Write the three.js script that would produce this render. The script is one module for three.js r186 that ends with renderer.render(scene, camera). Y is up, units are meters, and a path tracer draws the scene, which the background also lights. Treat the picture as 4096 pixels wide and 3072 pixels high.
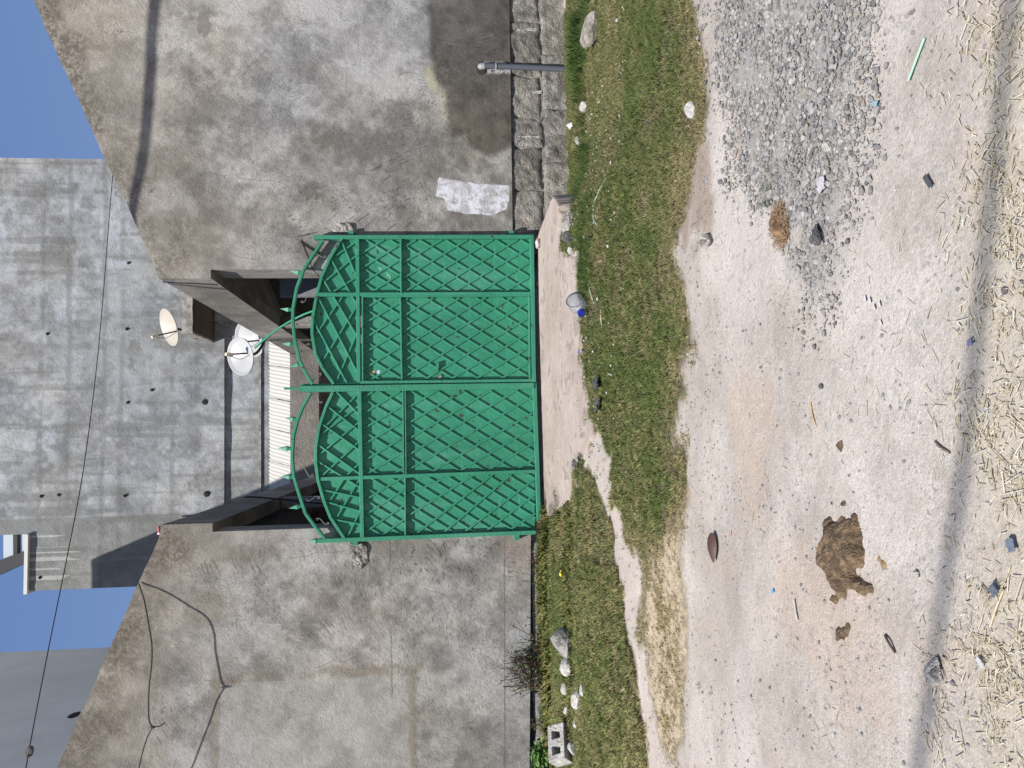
import * as THREE from 'three';
import { mergeGeometries, mergeVertices } from 'three/addons/utils/BufferGeometryUtils.js';

// ---------------------------------------------------------------- camera, sky, sun, exposure
const V3 = THREE.Vector3, R = Math.PI / 180;
const scene = new THREE.Scene();
const EYE = new V3(0, 1.18, 9.2);               // metres above the gate sill, 9.2 m in front of the wall
const YAW = 3.78 * R, PITCH = 5.73 * R, ROLL = 0.0157, FOCAL = 3094;
const fwd = new V3(Math.sin(YAW) * Math.cos(PITCH), -Math.sin(PITCH), -Math.cos(YAW) * Math.cos(PITCH));
const right0 = new V3(Math.cos(YAW), 0, Math.sin(YAW)), up0 = right0.clone().cross(fwd);
const rightC = right0.clone().addScaledVector(up0, -ROLL).normalize();
const upC = rightC.clone().cross(fwd).normalize();
const camera = new THREE.PerspectiveCamera(2 * Math.atan(1536 / FOCAL) / R, 4 / 3, 0.05, 600);
camera.position.copy(EYE);                       // the phone was held on its side: world up points to the picture's left
camera.quaternion.setFromRotationMatrix(new THREE.Matrix4().makeBasis(upC.clone().negate(), rightC, fwd.clone().negate()));
camera.updateMatrixWorld(true);

const SUN_EL = 54 * R, SUN_AZ = 34 * R;
const sunDir = new V3(-Math.sin(SUN_AZ) * Math.cos(SUN_EL), Math.sin(SUN_EL), Math.cos(SUN_AZ) * Math.cos(SUN_EL));
const sun = new THREE.DirectionalLight(new THREE.Color(1, 0.965, 0.905), 4.6);
sun.position.copy(sunDir).multiplyScalar(40); sun.target.position.set(0, 0, 0);
sun.castShadow = true; sun.shadow.mapSize.set(4096, 4096);
Object.assign(sun.shadow.camera, { left: -16, right: 16, top: 16, bottom: -16, near: 1, far: 90 });
scene.add(sun, sun.target);
{
  const w = 256, h = 128, d = new Float32Array(w * h * 4);
  for (let j = 0; j < h; j++) for (let i = 0; i < w; i++) {
    const el = ((j + 0.5) / h - 0.5) * Math.PI, az = ((i + 0.5) / w - 0.5) * 2 * Math.PI;
    const dir = new V3(Math.cos(el) * Math.cos(az), Math.sin(el), Math.cos(el) * Math.sin(az));
    const s = Math.max(0, Math.sin(Math.max(el, 0)));
    const air = Math.pow(1 - s, 3.2);
    const glow = Math.pow(Math.max(0, dir.dot(sunDir)), 8) * 0.12;
    let c = [0.074 + 0.165 * air, 0.14 + 0.185 * air, 0.318 + 0.15 * air];
    c = c.map((v) => v + glow);
    if (el < 0) c = [0.2, 0.19, 0.17];
    d.set([...c, 1], (j * w + i) * 4);
  }
  const sky = new THREE.DataTexture(d, w, h, THREE.RGBAFormat, THREE.FloatType);
  sky.mapping = THREE.EquirectangularReflectionMapping; sky.magFilter = sky.minFilter = THREE.LinearFilter; sky.needsUpdate = true;
  scene.background = sky; scene.environment = sky;
}
const renderer = new THREE.WebGLRenderer({ antialias: true });
renderer.toneMapping = THREE.LinearToneMapping; renderer.toneMappingExposure = 1.5;
renderer.shadowMap.enabled = true;

// ---------------------------------------------------------------- survey helpers: a sight line through a point of the 4096x3072 photograph
const sight = (px, py) => fwd.clone().addScaledVector(rightC, (1536 - py) / FOCAL).addScaledVector(upC, -(px - 2048) / FOCAL);
function W(px, py, z = 0) { const d = sight(px, py); return EYE.clone().addScaledVector(d, (z - EYE.z) / d.z); }
function onY(px, py, y) { const d = sight(px, py); return EYE.clone().addScaledVector(d, (y - EYE.y) / d.y); }

// ---------------------------------------------------------------- random numbers and noise
function rng(seed) { let a = seed >>> 0; return () => { a = (a + 0x6d2b79f5) | 0; let t = Math.imul(a ^ (a >>> 15), 1 | a); t = (t + Math.imul(t ^ (t >>> 7), 61 | t)) ^ t; return ((t ^ (t >>> 14)) >>> 0) / 4294967296; }; }
const NT = new Float32Array(65536); { const r = rng(77); for (let i = 0; i < 65536; i++) NT[i] = r(); }
const nh = (x, y) => NT[((Math.imul(x, 374761393) + Math.imul(y, 668265263)) >>> 9) & 65535];
function vn(x, y) {
  const xi = Math.floor(x), yi = Math.floor(y); let fx = x - xi, fy = y - yi;
  fx = fx * fx * (3 - 2 * fx); fy = fy * fy * (3 - 2 * fy);
  const a = nh(xi, yi), b = nh(xi + 1, yi), c = nh(xi, yi + 1), d = nh(xi + 1, yi + 1);
  return a + (b - a) * fx + (c - a) * fy + (a - b - c + d) * fx * fy;
}
function fbm(x, y, o = 4) { let s = 0, a = 0.5, n = 0; for (let i = 0; i < o; i++) { s += a * vn(x, y); n += a; a *= 0.55; x = x * 2.03 + 17.3; y = y * 2.03 + 9.1; } return s / n; }
function n3(x, y, z) { const zi = Math.floor(z); let f = z - zi; f = f * f * (3 - 2 * f); return vn(x + zi * 37.7, y + zi * 11.3) * (1 - f) + vn(x + (zi + 1) * 37.7, y + (zi + 1) * 11.3) * f; }
const clamp = (v, a = 0, b = 1) => Math.min(b, Math.max(a, v));
const sst = (a, b, v) => { const t = clamp((v - a) / (b - a)); return t * t * (3 - 2 * t); };
const mix = (a, b, t) => a + (b - a) * t;
const mix3 = (a, b, t) => [mix(a[0], b[0], t), mix(a[1], b[1], t), mix(a[2], b[2], t)];
function inPoly(p, x, y) { let c = false; for (let i = 0, j = p.length - 1; i < p.length; j = i++) { const [xi, yi] = p[i], [xj, yj] = p[j]; if ((yi > y) !== (yj > y) && x < ((xj - xi) * (y - yi)) / (yj - yi) + xi) c = !c; } return c; }
function edgeDist(p, x, y) { let m = 1e9; for (let i = 0, j = p.length - 1; i < p.length; j = i++) { const [ax, ay] = p[j], [bx, by] = p[i]; const dx = bx - ax, dy = by - ay; const t = clamp(((x - ax) * dx + (y - ay) * dy) / (dx * dx + dy * dy + 1e-12)); m = Math.min(m, Math.hypot(x - ax - dx * t, y - ay - dy * t)); } return m; }
const sdf = (p, x, y) => (inPoly(p, x, y) ? 1 : -1) * edgeDist(p, x, y);   // positive inside
// a coarse lookup of a zone, so that textures and scatter can ask cheaply
function zoneGrid(poly, x0, y0, x1, y1, cell) {
  const nx = Math.ceil((x1 - x0) / cell) + 1, ny = Math.ceil((y1 - y0) / cell) + 1, g = new Float32Array(nx * ny);
  for (let j = 0; j < ny; j++) for (let i = 0; i < nx; i++) g[j * nx + i] = sdf(poly, x0 + i * cell, y0 + j * cell);
  return (x, y) => { const u = clamp((x - x0) / cell, 0, nx - 1.001), v = clamp((y - y0) / cell, 0, ny - 1.001), i = Math.floor(u), j = Math.floor(v), a = u - i, b = v - j, k = j * nx + i; return mix(mix(g[k], g[k + 1], a), mix(g[k + nx], g[k + nx + 1], a), b); };
}

// ---------------------------------------------------------------- textures
function tex(w, h, fn, { srgb = true, repeat = null } = {}) {
  const d = new Uint8Array(w * h * 4);
  for (let j = 0; j < h; j++) for (let i = 0; i < w; i++) { const c = fn((i + 0.5) / w, (j + 0.5) / h), k = (j * w + i) * 4; d[k] = clamp(c[0], 0, 255); d[k + 1] = clamp(c[1], 0, 255); d[k + 2] = clamp(c[2], 0, 255); d[k + 3] = 255; }
  const t = new THREE.DataTexture(d, w, h, THREE.RGBAFormat); if (srgb) t.colorSpace = THREE.SRGBColorSpace;
  t.magFilter = THREE.LinearFilter; t.minFilter = THREE.LinearMipmapLinearFilter; t.generateMipmaps = true; t.wrapS = t.wrapT = THREE.RepeatWrapping; if (repeat) t.repeat.set(...repeat); t.needsUpdate = true; return t;
}
const std = (o) => new THREE.MeshStandardMaterial({ roughness: 0.92, ...o });
const rgb = (r, g, b) => new THREE.Color(r / 255, g / 255, b / 255).convertSRGBToLinear();

// ---------------------------------------------------------------- things and parts (geometry is written in world metres)
const taken = {};
const numbered = (n) => { const k = taken[n] = (taken[n] ?? -1) + 1; return k ? `${n}_${String(k).padStart(3, '0')}` : n; };
function shade(o) { o.castShadow = o.receiveShadow = true; return o; }
function thing(name, label, category, at = [0, 0, 0], group) {
  const o = new THREE.Group(); o.name = numbered(name); o.position.set(...at); o.userData = { label, category }; if (group) o.userData.group = group;
  o.base = new V3(...at); scene.add(o); return o;
}
function part(t, name, geo, mat, label) {
  const m = shade(new THREE.Mesh(geo, mat)); m.name = name; if (label) m.userData.label = label;
  if (t.base) geo.translate(-t.base.x, -t.base.y, -t.base.z); m.base = t.base; t.add(m); return m;
}
function solo(name, label, category, geo, mat, at, group) {       // a thing that is one mesh
  geo.translate(-at[0], -at[1], -at[2]); const m = shade(new THREE.Mesh(geo, mat)); m.name = numbered(name); m.position.set(...at); m.base = new V3(...at);
  m.userData = { label, category }; if (group) m.userData.group = group; scene.add(m); return m;
}
function structure(name, geo, mat) { const m = shade(new THREE.Mesh(geo, mat)); m.name = name; m.userData.kind = 'structure'; scene.add(m); return m; }

// ---------------------------------------------------------------- geometry helpers
function planarUV(g, sx = 1, sy = 1) {               // uv in metres by the face a vertex points at
  const p = g.attributes.position, n = g.attributes.normal, uv = new Float32Array(p.count * 2);
  for (let i = 0; i < p.count; i++) {
    const ax = Math.abs(n.getX(i)), ay = Math.abs(n.getY(i)), az = Math.abs(n.getZ(i));
    let u, v; if (az >= ax && az >= ay) { u = p.getX(i); v = p.getY(i); } else if (ax >= ay) { u = p.getZ(i); v = p.getY(i); } else { u = p.getX(i); v = p.getZ(i); }
    uv[2 * i] = u * sx; uv[2 * i + 1] = v * sy;
  }
  g.setAttribute('uv', new THREE.BufferAttribute(uv, 2)); return g;
}
function box(x0, y0, z0, x1, y1, z1) { const g = new THREE.BoxGeometry(Math.abs(x1 - x0), Math.abs(y1 - y0), Math.abs(z1 - z0)); g.translate((x0 + x1) / 2, (y0 + y1) / 2, (z0 + z1) / 2); return planarUV(g); }
// a square bar between two points of a plane facing +z
function bar(p, q, w, z0, z1) {
  const dx = q[0] - p[0], dy = q[1] - p[1], L = Math.hypot(dx, dy), c = Math.min(0.004, w * 0.18);
  const s = new THREE.Shape(); s.moveTo(-w / 2 + c, 0); s.lineTo(w / 2 - c, 0); s.lineTo(w / 2, -c); s.lineTo(w / 2, -(z1 - z0)); s.lineTo(-w / 2, -(z1 - z0)); s.lineTo(-w / 2, -c); s.closePath();
  const g = new THREE.ExtrudeGeometry(s, { depth: L, bevelEnabled: false, steps: 1 });      // cross-section xy, length z
  const ux = dx / L, uy = dy / L;
  g.applyMatrix4(new THREE.Matrix4().makeBasis(new V3(-uy, ux, 0), new V3(0, 0, 1), new V3(ux, uy, 0)));
  g.translate(p[0], p[1], z1); g.computeVertexNormals(); return planarUV(g);
}
function strip(pts, w, z0, z1) { const gs = []; for (let i = 0; i + 1 < pts.length; i++) gs.push(bar(pts[i], pts[i + 1], w, z0, z1)); return mergeGeometries(gs); }
function tube(pts, r, seg = 0, rs = 6, closed = false) { const c = new THREE.CatmullRomCurve3(pts.map((p) => (p.isVector3 ? p : new V3(...p))), closed); return new THREE.TubeGeometry(c, seg || pts.length * 6, r, rs, closed); }
function rod(a, b, r, rs = 8, r2 = r) { const d = new V3().subVectors(b, a), L = d.length(); const g = new THREE.CylinderGeometry(r2, r, L, rs); g.translate(0, L / 2, 0); g.applyQuaternion(new THREE.Quaternion().setFromUnitVectors(new V3(0, 1, 0), d.normalize())); g.translate(a.x, a.y, a.z); return g; }
function poly3(pts, z0, z1) { const s = new THREE.Shape(pts.map((p) => new THREE.Vector2(p[0], p[1]))); const g = new THREE.ExtrudeGeometry(s, { depth: z1 - z0, bevelEnabled: false }); g.translate(0, 0, z0); return planarUV(g); }
// an uneven plastered wall: a grid front face between bottom(x) and top(x), with thickness
function slab(x0, x1, bot, top, zF, zB, nx, ny, rough = 0.006, seed = 0) {
  const pos = [], uv = [], idx = [];
  for (let i = 0; i <= nx; i++) for (let j = 0; j <= ny; j++) {
    const x = mix(x0, x1, i / nx), b = bot(x), t = top(x), y = mix(b, t, j / ny);
    const e = (i === 0 || i === nx) ? 0 : 1;
    pos.push(x, y, zF + e * rough * (2 * fbm(x * 1.3 + seed, y * 1.3, 3) - 1) * 1.6 - (j === ny ? 0.012 : 0)); uv.push(x, y);
  }
  const N = ny + 1;
  for (let i = 0; i < nx; i++) for (let j = 0; j < ny; j++) { const a = i * N + j, b = a + N; idx.push(a, b, b + 1, a, b + 1, a + 1); }
  const g = new THREE.BufferGeometry(); g.setAttribute('position', new THREE.Float32BufferAttribute(pos, 3)); g.setAttribute('uv', new THREE.Float32BufferAttribute(uv, 2)); g.setIndex(idx); g.computeVertexNormals();
  const sp = [], sn = [], su = [];                      // top, ends, bottom and back, flat shaded
  const quad = (a, b, c, d) => { const n = new V3().subVectors(b, a).cross(new V3().subVectors(c, a)).normalize(); for (const v of [a, b, c, a, c, d]) { sp.push(v.x, v.y, v.z); sn.push(n.x, n.y, n.z); su.push(v.x + v.z, v.y); } };
  const P = (i, j) => new V3(pos[(i * N + j) * 3], pos[(i * N + j) * 3 + 1], pos[(i * N + j) * 3 + 2]), B = (v) => new V3(v.x, v.y, zB);
  for (let i = 0; i < nx; i++) { const a = P(i, ny), b = P(i + 1, ny); quad(a, b, B(b), B(a)); const c = P(i, 0), d = P(i + 1, 0); quad(d, c, B(c), B(d)); quad(B(a), B(b), B(d), B(c)); }
  for (let j = 0; j < ny; j++) { const a = P(0, j), b = P(0, j + 1); quad(a, b, B(b), B(a)); const c = P(nx, j), d = P(nx, j + 1); quad(d, c, B(c), B(d)); }
  const s = new THREE.BufferGeometry(); s.setAttribute('position', new THREE.Float32BufferAttribute(sp, 3)); s.setAttribute('normal', new THREE.Float32BufferAttribute(sn, 3)); s.setAttribute('uv', new THREE.Float32BufferAttribute(su, 2));
  return mergeGeometries([g.toNonIndexed(), s]);
}
function rock(seed, sx, sy, sz, detail = 2, cuts = 7) {
  const r = rng(seed), g = mergeVertices(new THREE.IcosahedronGeometry(1, detail).deleteAttribute('uv').deleteAttribute('normal')), p = g.attributes.position, pl = [];
  for (let k = 0; k < cuts; k++) pl.push([new V3(r() * 2 - 1, r() * 2 - 1, r() * 2 - 1).normalize(), 0.55 + r() * 0.3]);
  const v = new V3();
  for (let i = 0; i < p.count; i++) {
    v.fromBufferAttribute(p, i); const f = 0.86 + 0.28 * n3(v.x * 1.7 + seed, v.y * 1.7, v.z * 1.7 + 5); v.multiplyScalar(f);
    for (const [n, d] of pl) { const e = v.dot(n) - d; if (e > 0) v.addScaledVector(n, -e * 0.92); }
    v.addScaledVector(v.clone().normalize(), 0.05 * (n3(v.x * 6 + seed, v.y * 6, v.z * 6) - 0.5));
    p.setXYZ(i, v.x * sx, v.y * sy, v.z * sz);
  }
  const f = g.toNonIndexed(); f.computeVertexNormals(); return planarUV(f);
}
const gmat = (col, o = {}) => std({ color: col, ...o });
const curve1 = (pts) => (x) => { if (x <= pts[0][0]) return pts[0][1] + (x - pts[0][0]) * (pts[1][1] - pts[0][1]) / (pts[1][0] - pts[0][0]); for (let i = 0; i + 1 < pts.length; i++) if (x <= pts[i + 1][0] || i + 2 === pts.length) { const [a, b] = [pts[i], pts[i + 1]]; return b[1] + (x - b[0]) * (b[1] - a[1]) / (b[0] - a[0]); } };

// ---------------------------------------------------------------- the lie of the land
const ROAD = -0.36;
const wallH = (x) => mix(mix(-0.09, -0.16, sst(-1.6, -0.6, x)), -0.5, sst(1.9, 2.9, x)) - 0.05 * sst(-2, -5, x);
function H(x, z) {
  const base = mix(wallH(x), ROAD, sst(mix(1.9, 0.15, sst(1.9, 2.9, x)), 4.7, z));
  const inner = sst(-0.2, -0.5, z);
  return mix(base + 0.035 * (fbm(x * 0.9 + 4, z * 0.9, 3) - 0.5) + 0.012 * (fbm(x * 4, z * 4 + 3, 3) - 0.5), -0.5, inner);
}
const apronY = (z) => -0.085 - 0.032 * Math.max(z, -1);
function G(px, py) { let y = -0.3, p; for (let i = 0; i < 14; i++) { p = onY(px, py, y); y = mix(y, H(p.x, p.z), 0.7); } if (p.z < 0.1 || p.z > 20) p = W(px, py, 0.1); p.y = H(p.x, p.z); return p; }
function onApron(px, py) { let y = -0.12, p; for (let i = 0; i < 10; i++) { p = onY(px, py, y); y = apronY(p.z); } return p; }
const plan = (list, f = G) => list.map(([a, b]) => { const p = f(a, b); return [p.x, p.z]; });
const grassFront = plan([[2250, -300], [2245, 150], [2260, 300], [2300, 420], [2310, 520], [2290, 640], [2300, 720], [2310, 850], [2320, 1000], [2313, 1060], [2313, 1200], [2328, 1330], [2325, 1430], [2350, 1560], [2362, 1680], [2420, 1760], [2440, 1850], [2452, 2000], [2484, 2084], [2517, 2160], [2562, 2232], [2562, 2350], [2549, 2413], [2536, 2490], [2549, 2595], [2575, 2620], [2588, 2710], [2600, 2860], [2646, 3010], [2700, 3072], [2720, 3300], [2710, 3034], [2743, 2936], [2755, 2710], [2750, 2452], [2730, 2258], [2765, 2000], [2755, 1790], [2693, 1765], [2730, 1620], [2765, 1570], [2723, 1482], [2777, 1440], [2800, 1373], [2771, 1283], [2753, 1120], [2700, 1000], [2740, 950], [2760, 800], [2790, 650], [2830, 560], [2838, 300], [2800, 100], [2784, 0], [2784, -300]]);
for (let i = 0; i < 8; i++) grassFront[i][1] = 0.02;
const grassLeft = plan([[2165, 2130], [2200, 2060], [2284, 2000], [2295, 1900], [2330, 1880], [2365, 1880], [2385, 1940], [2413, 2000], [2446, 2103], [2459, 2213], [2488, 2336], [2497, 2413], [2510, 2517], [2549, 2646], [2562, 2807], [2581, 2937], [2594, 3072], [2600, 3400], [2160, 3400]]);
const dryPoly = plan([[2600, 2200], [2560, 2420], [2565, 2600], [2590, 2720], [2610, 2900], [2640, 3072], [2760, 3072], [2770, 2700], [2770, 2400], [2770, 1950], [2700, 2050]]);
const pathPoly = plan([[2330, 1850], [2350, 1700], [2375, 1740], [2440, 1850], [2452, 2000], [2484, 2084], [2517, 2160], [2562, 2232], [2562, 2350], [2549, 2413], [2536, 2490], [2549, 2595], [2588, 2710], [2600, 2860], [2646, 3010], [2700, 3300], [2594, 3072], [2581, 2937], [2562, 2807], [2549, 2646], [2510, 2517], [2497, 2413], [2488, 2336], [2459, 2213], [2446, 2103], [2413, 2000], [2380, 1900]]);
const gravelPoly = plan([[2870, -200], [2880, 200], [2960, 420], [2980, 640], [3060, 780], [3130, 880], [3180, 1000], [3240, 1110], [3290, 1120], [3340, 1000], [3380, 860], [3400, 600], [3395, 300], [3410, 0], [3410, -200]]);
const strawPoly = plan([[4050, -200], [3950, 100], [3960, 500], [3880, 760], [3900, 1000], [3860, 1200], [3880, 1500], [3860, 1700], [3930, 1900], [3940, 2250], [3900, 2450], [3830, 2600], [3900, 2750], [3880, 3000], [3900, 3200], [4500, 3200], [4500, -200]]);
const apronPoly = plan([[2120, 960], [2150, 935], [2180, 850], [2199, 796], [2212, 778], [2226, 786], [2238, 811], [2236, 850], [2231, 925], [2246, 1000], [2252, 1015], [2300, 1025], [2313, 1060], [2313, 1300], [2328, 1330], [2325, 1430], [2350, 1560], [2362, 1680], [2375, 1740], [2345, 1800], [2335, 1850], [2300, 1900], [2310, 1950], [2284, 2000], [2230, 2040], [2180, 2080], [2140, 2120]], onApron);
apronPoly.push([-1.15, -0.45], [2.35, -0.45]);
const XA = -4.3, XB = 5.9, ZA = -0.6, ZB = 9.6;
const zg = (p, c = 0.04) => zoneGrid(p, XA, ZA, XB, ZB, c);
const zFront = zg(grassFront), zLeft = zg(grassLeft), zDry = zg(dryPoly), zPath = zg(pathPoly), zGravel = zg(gravelPoly), zStraw = zg(strawPoly), zApron = zg(apronPoly, 0.02);

// ---------------------------------------------------------------- surfaces
const grain = tex(512, 512, (u, v) => { const x = u * 32, y = v * 32; const w = (f) => { const a = fbm(x * f, y * f, 3); const b = fbm((x - 32) * f, y * f, 3); const c = fbm(x * f, (y - 32) * f, 3); const s = sst(0.8, 1, u), t = sst(0.8, 1, v); return mix(mix(a, b, s), c, t); }; const n = 255 * clamp(0.5 + (w(0.8) - 0.5) * 1.1 + (w(3.1) - 0.5) * 0.9); return [n, n, n]; }, { srgb: false, repeat: [1 / 1.1, 1 / 1.1] });
const grainFine = grain.clone(); grainFine.repeat.set(1 / 0.45, 1 / 0.45); grainFine.needsUpdate = true;
const grainBroad = grain.clone(); grainBroad.repeat.set(1 / 3.1, 1 / 3.1); grainBroad.needsUpdate = true;

function plaster(x, y, s = 0) {              // trowelled cement render: sRGB of the base colour
  const big = fbm(x * 0.62 + 3 + s, y * 0.62, 4), mid = fbm(x * 2.3 + s, y * 2.3 + 7, 4), sm = fbm(x * 9 + s, y * 9, 3), gr = vn(x * 90, y * 90);
  const th = 6.3 * vn(x * 0.7 + s, y * 0.7 + 3), cs = Math.cos(th), sn = Math.sin(th), rx = x * cs + y * sn, ry = y * cs - x * sn;
  const fl = sst(0.70, 0.93, vn(rx * 24, ry * 78)) * sst(0.40, 0.62, fbm(x * 1.9 + 31 + s, y * 1.9, 3));
  const fl2 = sst(0.76, 0.95, vn(rx * 62 + 9, ry * 20)) * sst(0.42, 0.6, fbm(x * 1.5 + 71 + s, y * 1.5, 3));
  const m2 = sst(0.40, 0.60, fbm(x * 3.1 + 5 + s, y * 2.6, 5) * 0.8 + 0.2 * fbm(x * 14 + s, y * 14, 2));
  const t = clamp(0.56 + (big - 0.5) * 0.75 + (mid - 0.5) * 0.9 + (m2 - 0.5) * 0.34 + (sm - 0.5) * 0.75);
  const c = mix3([106, 103, 99], [172, 169, 165], t), warm = (fbm(x * 0.8 + 40 + s, y * 0.8, 3) - 0.5) * 14, k = 1 - 0.30 * fl - 0.24 * fl2 + (gr - 0.5) * 0.12;
  return [(c[0] + warm) * k, (c[1] + warm * 0.5) * k, (c[2] - warm * 0.5) * k];
}
function wallTex(x0, x1, y0, y1, px, extra, s) {
  const w = px, h = Math.round(px * (y1 - y0) / (x1 - x0));
  const t = tex(w, h, (u, v) => { const x = mix(x0, x1, u), y = mix(y0, y1, v); return extra(x, y, plaster(x, y, s)); });
  t.repeat.set(1 / (x1 - x0), 1 / (y1 - y0)); t.offset.set(-x0 / (x1 - x0), -y0 / (y1 - y0)); return t;
}
const flat = (l, z = 0) => l.map(([a, b]) => { const p = W(a, b, z); return [p.x, p.y]; });
// top edges of the two wall ends (x, y on the wall plane)
const topR = curve1(flat([[636, 1118], [600, 1023], [532, 872], [412, 622], [289, 347], [195, 145], [134, 0]]).sort((a, b) => a[0] - b[0]));
const topL = curve1(flat([[643, 2098], [639, 2140], [554, 2331], [438, 2592], [233, 3058]]).sort((a, b) => a[0] - b[0]));
const botR = (x) => 0.205 - 0.008 * (x - 2.4), botL = (x) => 0.07 - 0.03 * (x + 1.2);

// weathering that the photograph shows: lichen-dark crown, damp foot with the pipe, white patch, round repairs
const damp = flat([[1708, -300], [1708, 0], [1716, 100], [1722, 200], [1735, 300], [1775, 380], [1783, 470], [1815, 538], [1858, 538], [1885, 582], [1925, 610], [1985, 620], [2015, 595], [2060, 545], [2060, -300]]);
const white1 = flat([[1755, 710], [1820, 722], [1900, 735], [2037, 742], [2037, 790], [2025, 840], [1960, 862], [1850, 855], [1790, 842], [1778, 792], [1740, 788]]);
const spots = [[815, 90, 30, 48, 1], [830, 400, 34, 58, 1]].map(([a, b, rx, ry]) => { const p = W(a, b); return [p.x, p.y, ry * 0.00297, rx * 0.00297]; });
function extraR(x, y, c) {
  c = [c[0] * 0.95, c[1] * 0.95, c[2] * 0.95];
  const dTop = topR(x) - y, n = fbm(x * 3.2, y * 3.2, 4), nf = fbm(x * 22, y * 22, 3);
  let k = sst(0.62, -0.15, dTop + (n - 0.5) * 0.9) * (0.3 + 0.7 * sst(0.38, 0.62, nf * 0.5 + 0.5 * fbm(x * 55, y * 55, 3)));
  c = mix3(c, [66, 62, 56], clamp(k * 0.9));
  k = sst(1.9, 0.3, dTop + (n - 0.5) * 1.4) * 0.32; c = mix3(c, [128, 116, 98], k);
  let d = sdfDampR(x, y) + (fbm(x * 5, y * 5, 3) - 0.5) * 0.09;
  c = mix3(c, [c[0] * 0.625, c[1] * 0.60, c[2] * 0.57], sst(-0.05, 0.05, d));
  const rim = sst(0.12, 0, Math.abs(d + 0.05)) * sst(3.6, 4.6, x) * sst(0.35, 0.6, n); c = mix3(c, [176, 168, 128], rim * 0.6);
  d = sdfWhiteR(x, y) + (fbm(x * 12, y * 12, 3) - 0.5) * 0.025;
  c = mix3(c, [196, 196, 203], sst(-0.006, 0.008, d) * (0.62 + 0.38 * sst(0.32, 0.55, fbm(x * 9 + 5, y * 9, 3))) * (0.55 + 0.45 * sst(0.3, 0.45, nf)));
  { const px = 4.506, w = Math.abs(x - px); if (y < 0.520 && y > 0.19) c = mix3(c, [190, 190, 194], sst(0.095, 0.05, w + (n - 0.5) * 0.05) * 0.75 * sst(0.3, 0.5, nf)); }
  for (const [sx, sy, rx, ry] of spots) { const e = Math.hypot((x - sx) / rx, (y - sy) / ry) + (n - 0.5) * 1.6 + (nf - 0.5) * 0.9; c = mix3(c, [112, 108, 100], sst(1.1, 0.8, e) * 0.7); }
  for (const [cx0, cy0, dx, dy, L] of cracksR) { const t = (x - cx0) * dx + (y - cy0) * dy; if (t > 0 && t < L) { const o = (y - cy0) * dx - (x - cx0) * dy + (vn(t * 9, cx0 * 7) - 0.5) * 0.07; if (Math.abs(o) < 0.004) c = mix3(c, [84, 80, 75], 0.5); } }
  return c;
}
const cracksR = [[3.05, 2.95, 0.12, 0.99, 0.9], [2.25, 3.95, 0.85, 0.5, 0.5], [3.4, 1.3, 0.95, 0.2, 0.5], [2.1, 3.2, 0.3, 0.95, 0.5], [4.2, 3.5, 0.8, -0.6, 0.6]];
const sdfDampR = zoneGrid(damp, 1.8, -0.2, 6.2, 2.4, 0.03), sdfWhiteR = zoneGrid(white1, 1.8, -0.2, 4, 2.4, 0.02);
const panelL = flat([[880, 2735], [1652, 2695], [1652, 3400], [880, 3400]]);
function extraL(x, y, c) {
  const dTop = topL(x) - y, n = fbm(x * 3.2 + 9, y * 3.2, 4), nf = fbm(x * 22, y * 22 + 3, 3);
  c = [c[0] * 0.9, c[1] * 0.898, c[2] * 0.895];
  let k = sst(0.66, -0.15, dTop + (n - 0.5) * 1.1) * (0.3 + 0.7 * sst(0.38, 0.62, nf * 0.5 + 0.5 * fbm(x * 55, y * 55, 3))); c = mix3(c, [66, 62, 56], clamp(k * 0.9));
  k = sst(1.8, 0.4, dTop + (n - 0.5) * 1.6) * 0.36; c = mix3(c, [118, 106, 88], k);
  const seam = (d, w) => sst(w, w * 0.2, Math.abs(d));
  // damp seams round the walled-up opening, a horizontal day joint, a hairline near the foot
  const xs = panelL[1][0], ya = panelL[0][1], yb = panelL[1][1], wob = (fbm(x * 6, y * 6, 3) - 0.5) * 0.09;
  if (x < xs && y < ya && y > yb) c = mix3(c, [152, 150, 144], 0.42);
  if (y < ya + 0.1 && y > yb - 0.3) c = mix3(c, [108, 98, 82], seam(x - xs - 0.05 + wob * 1.6, 0.10) * 0.5 * sst(0.3, 0.55, n));
  if (x < xs + 0.05) { c = mix3(c, [112, 103, 88], seam(y - ya - 0.06 + wob * 0.8, 0.085) * 0.5); c = mix3(c, [104, 95, 80], seam(y - yb + wob * 1.5, 0.075) * 0.5); }
  if (Math.abs(y - 1.72 - wob * 0.4) < 0.007 && x > -3.1) c = mix3(c, [70, 66, 62], 0.45 * sst(0.4, 0.6, vn(x * 2.5, 3)));
  if (Math.abs(y - 0.36 + 0.02 * x) < 0.006) c = mix3(c, [84, 79, 74], 0.6);
  k = sst(0.55, 0.1, y + (n - 0.5) * 0.5) * sst(-2.4, -1.2, x); c = mix3(c, [128, 112, 100], k * 0.55);
  for (const [cx0, cy0, dx, dy, L] of cracksL) { const t = (x - cx0) * dx + (y - cy0) * dy; if (t > 0 && t < L) { const o = (y - cy0) * dx - (x - cx0) * dy + (vn(t * 9, cx0 * 7) - 0.5) * 0.07; if (Math.abs(o) < 0.004) c = mix3(c, [84, 80, 75], 0.5); } }
  return c;
}
const cracksL = [[-2.0, 0.9, 0.5, 0.86, 0.5], [-3.3, 1.4, 0.8, 0.6, 0.35], [-1.5, 3.2, 0.97, -0.2, 0.4], [-2.6, 2.6, 0.2, -0.97, 0.5], [-1.35, 2.9, 0.1, -1, 0.7]];
const M = {};
M.wallR = std({ map: wallTex(1.8, 6.6, -0.6, 6.4, 1024, extraR, 0), bumpMap: grain, bumpScale: 0.0042, roughness: 0.95 });
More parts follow.
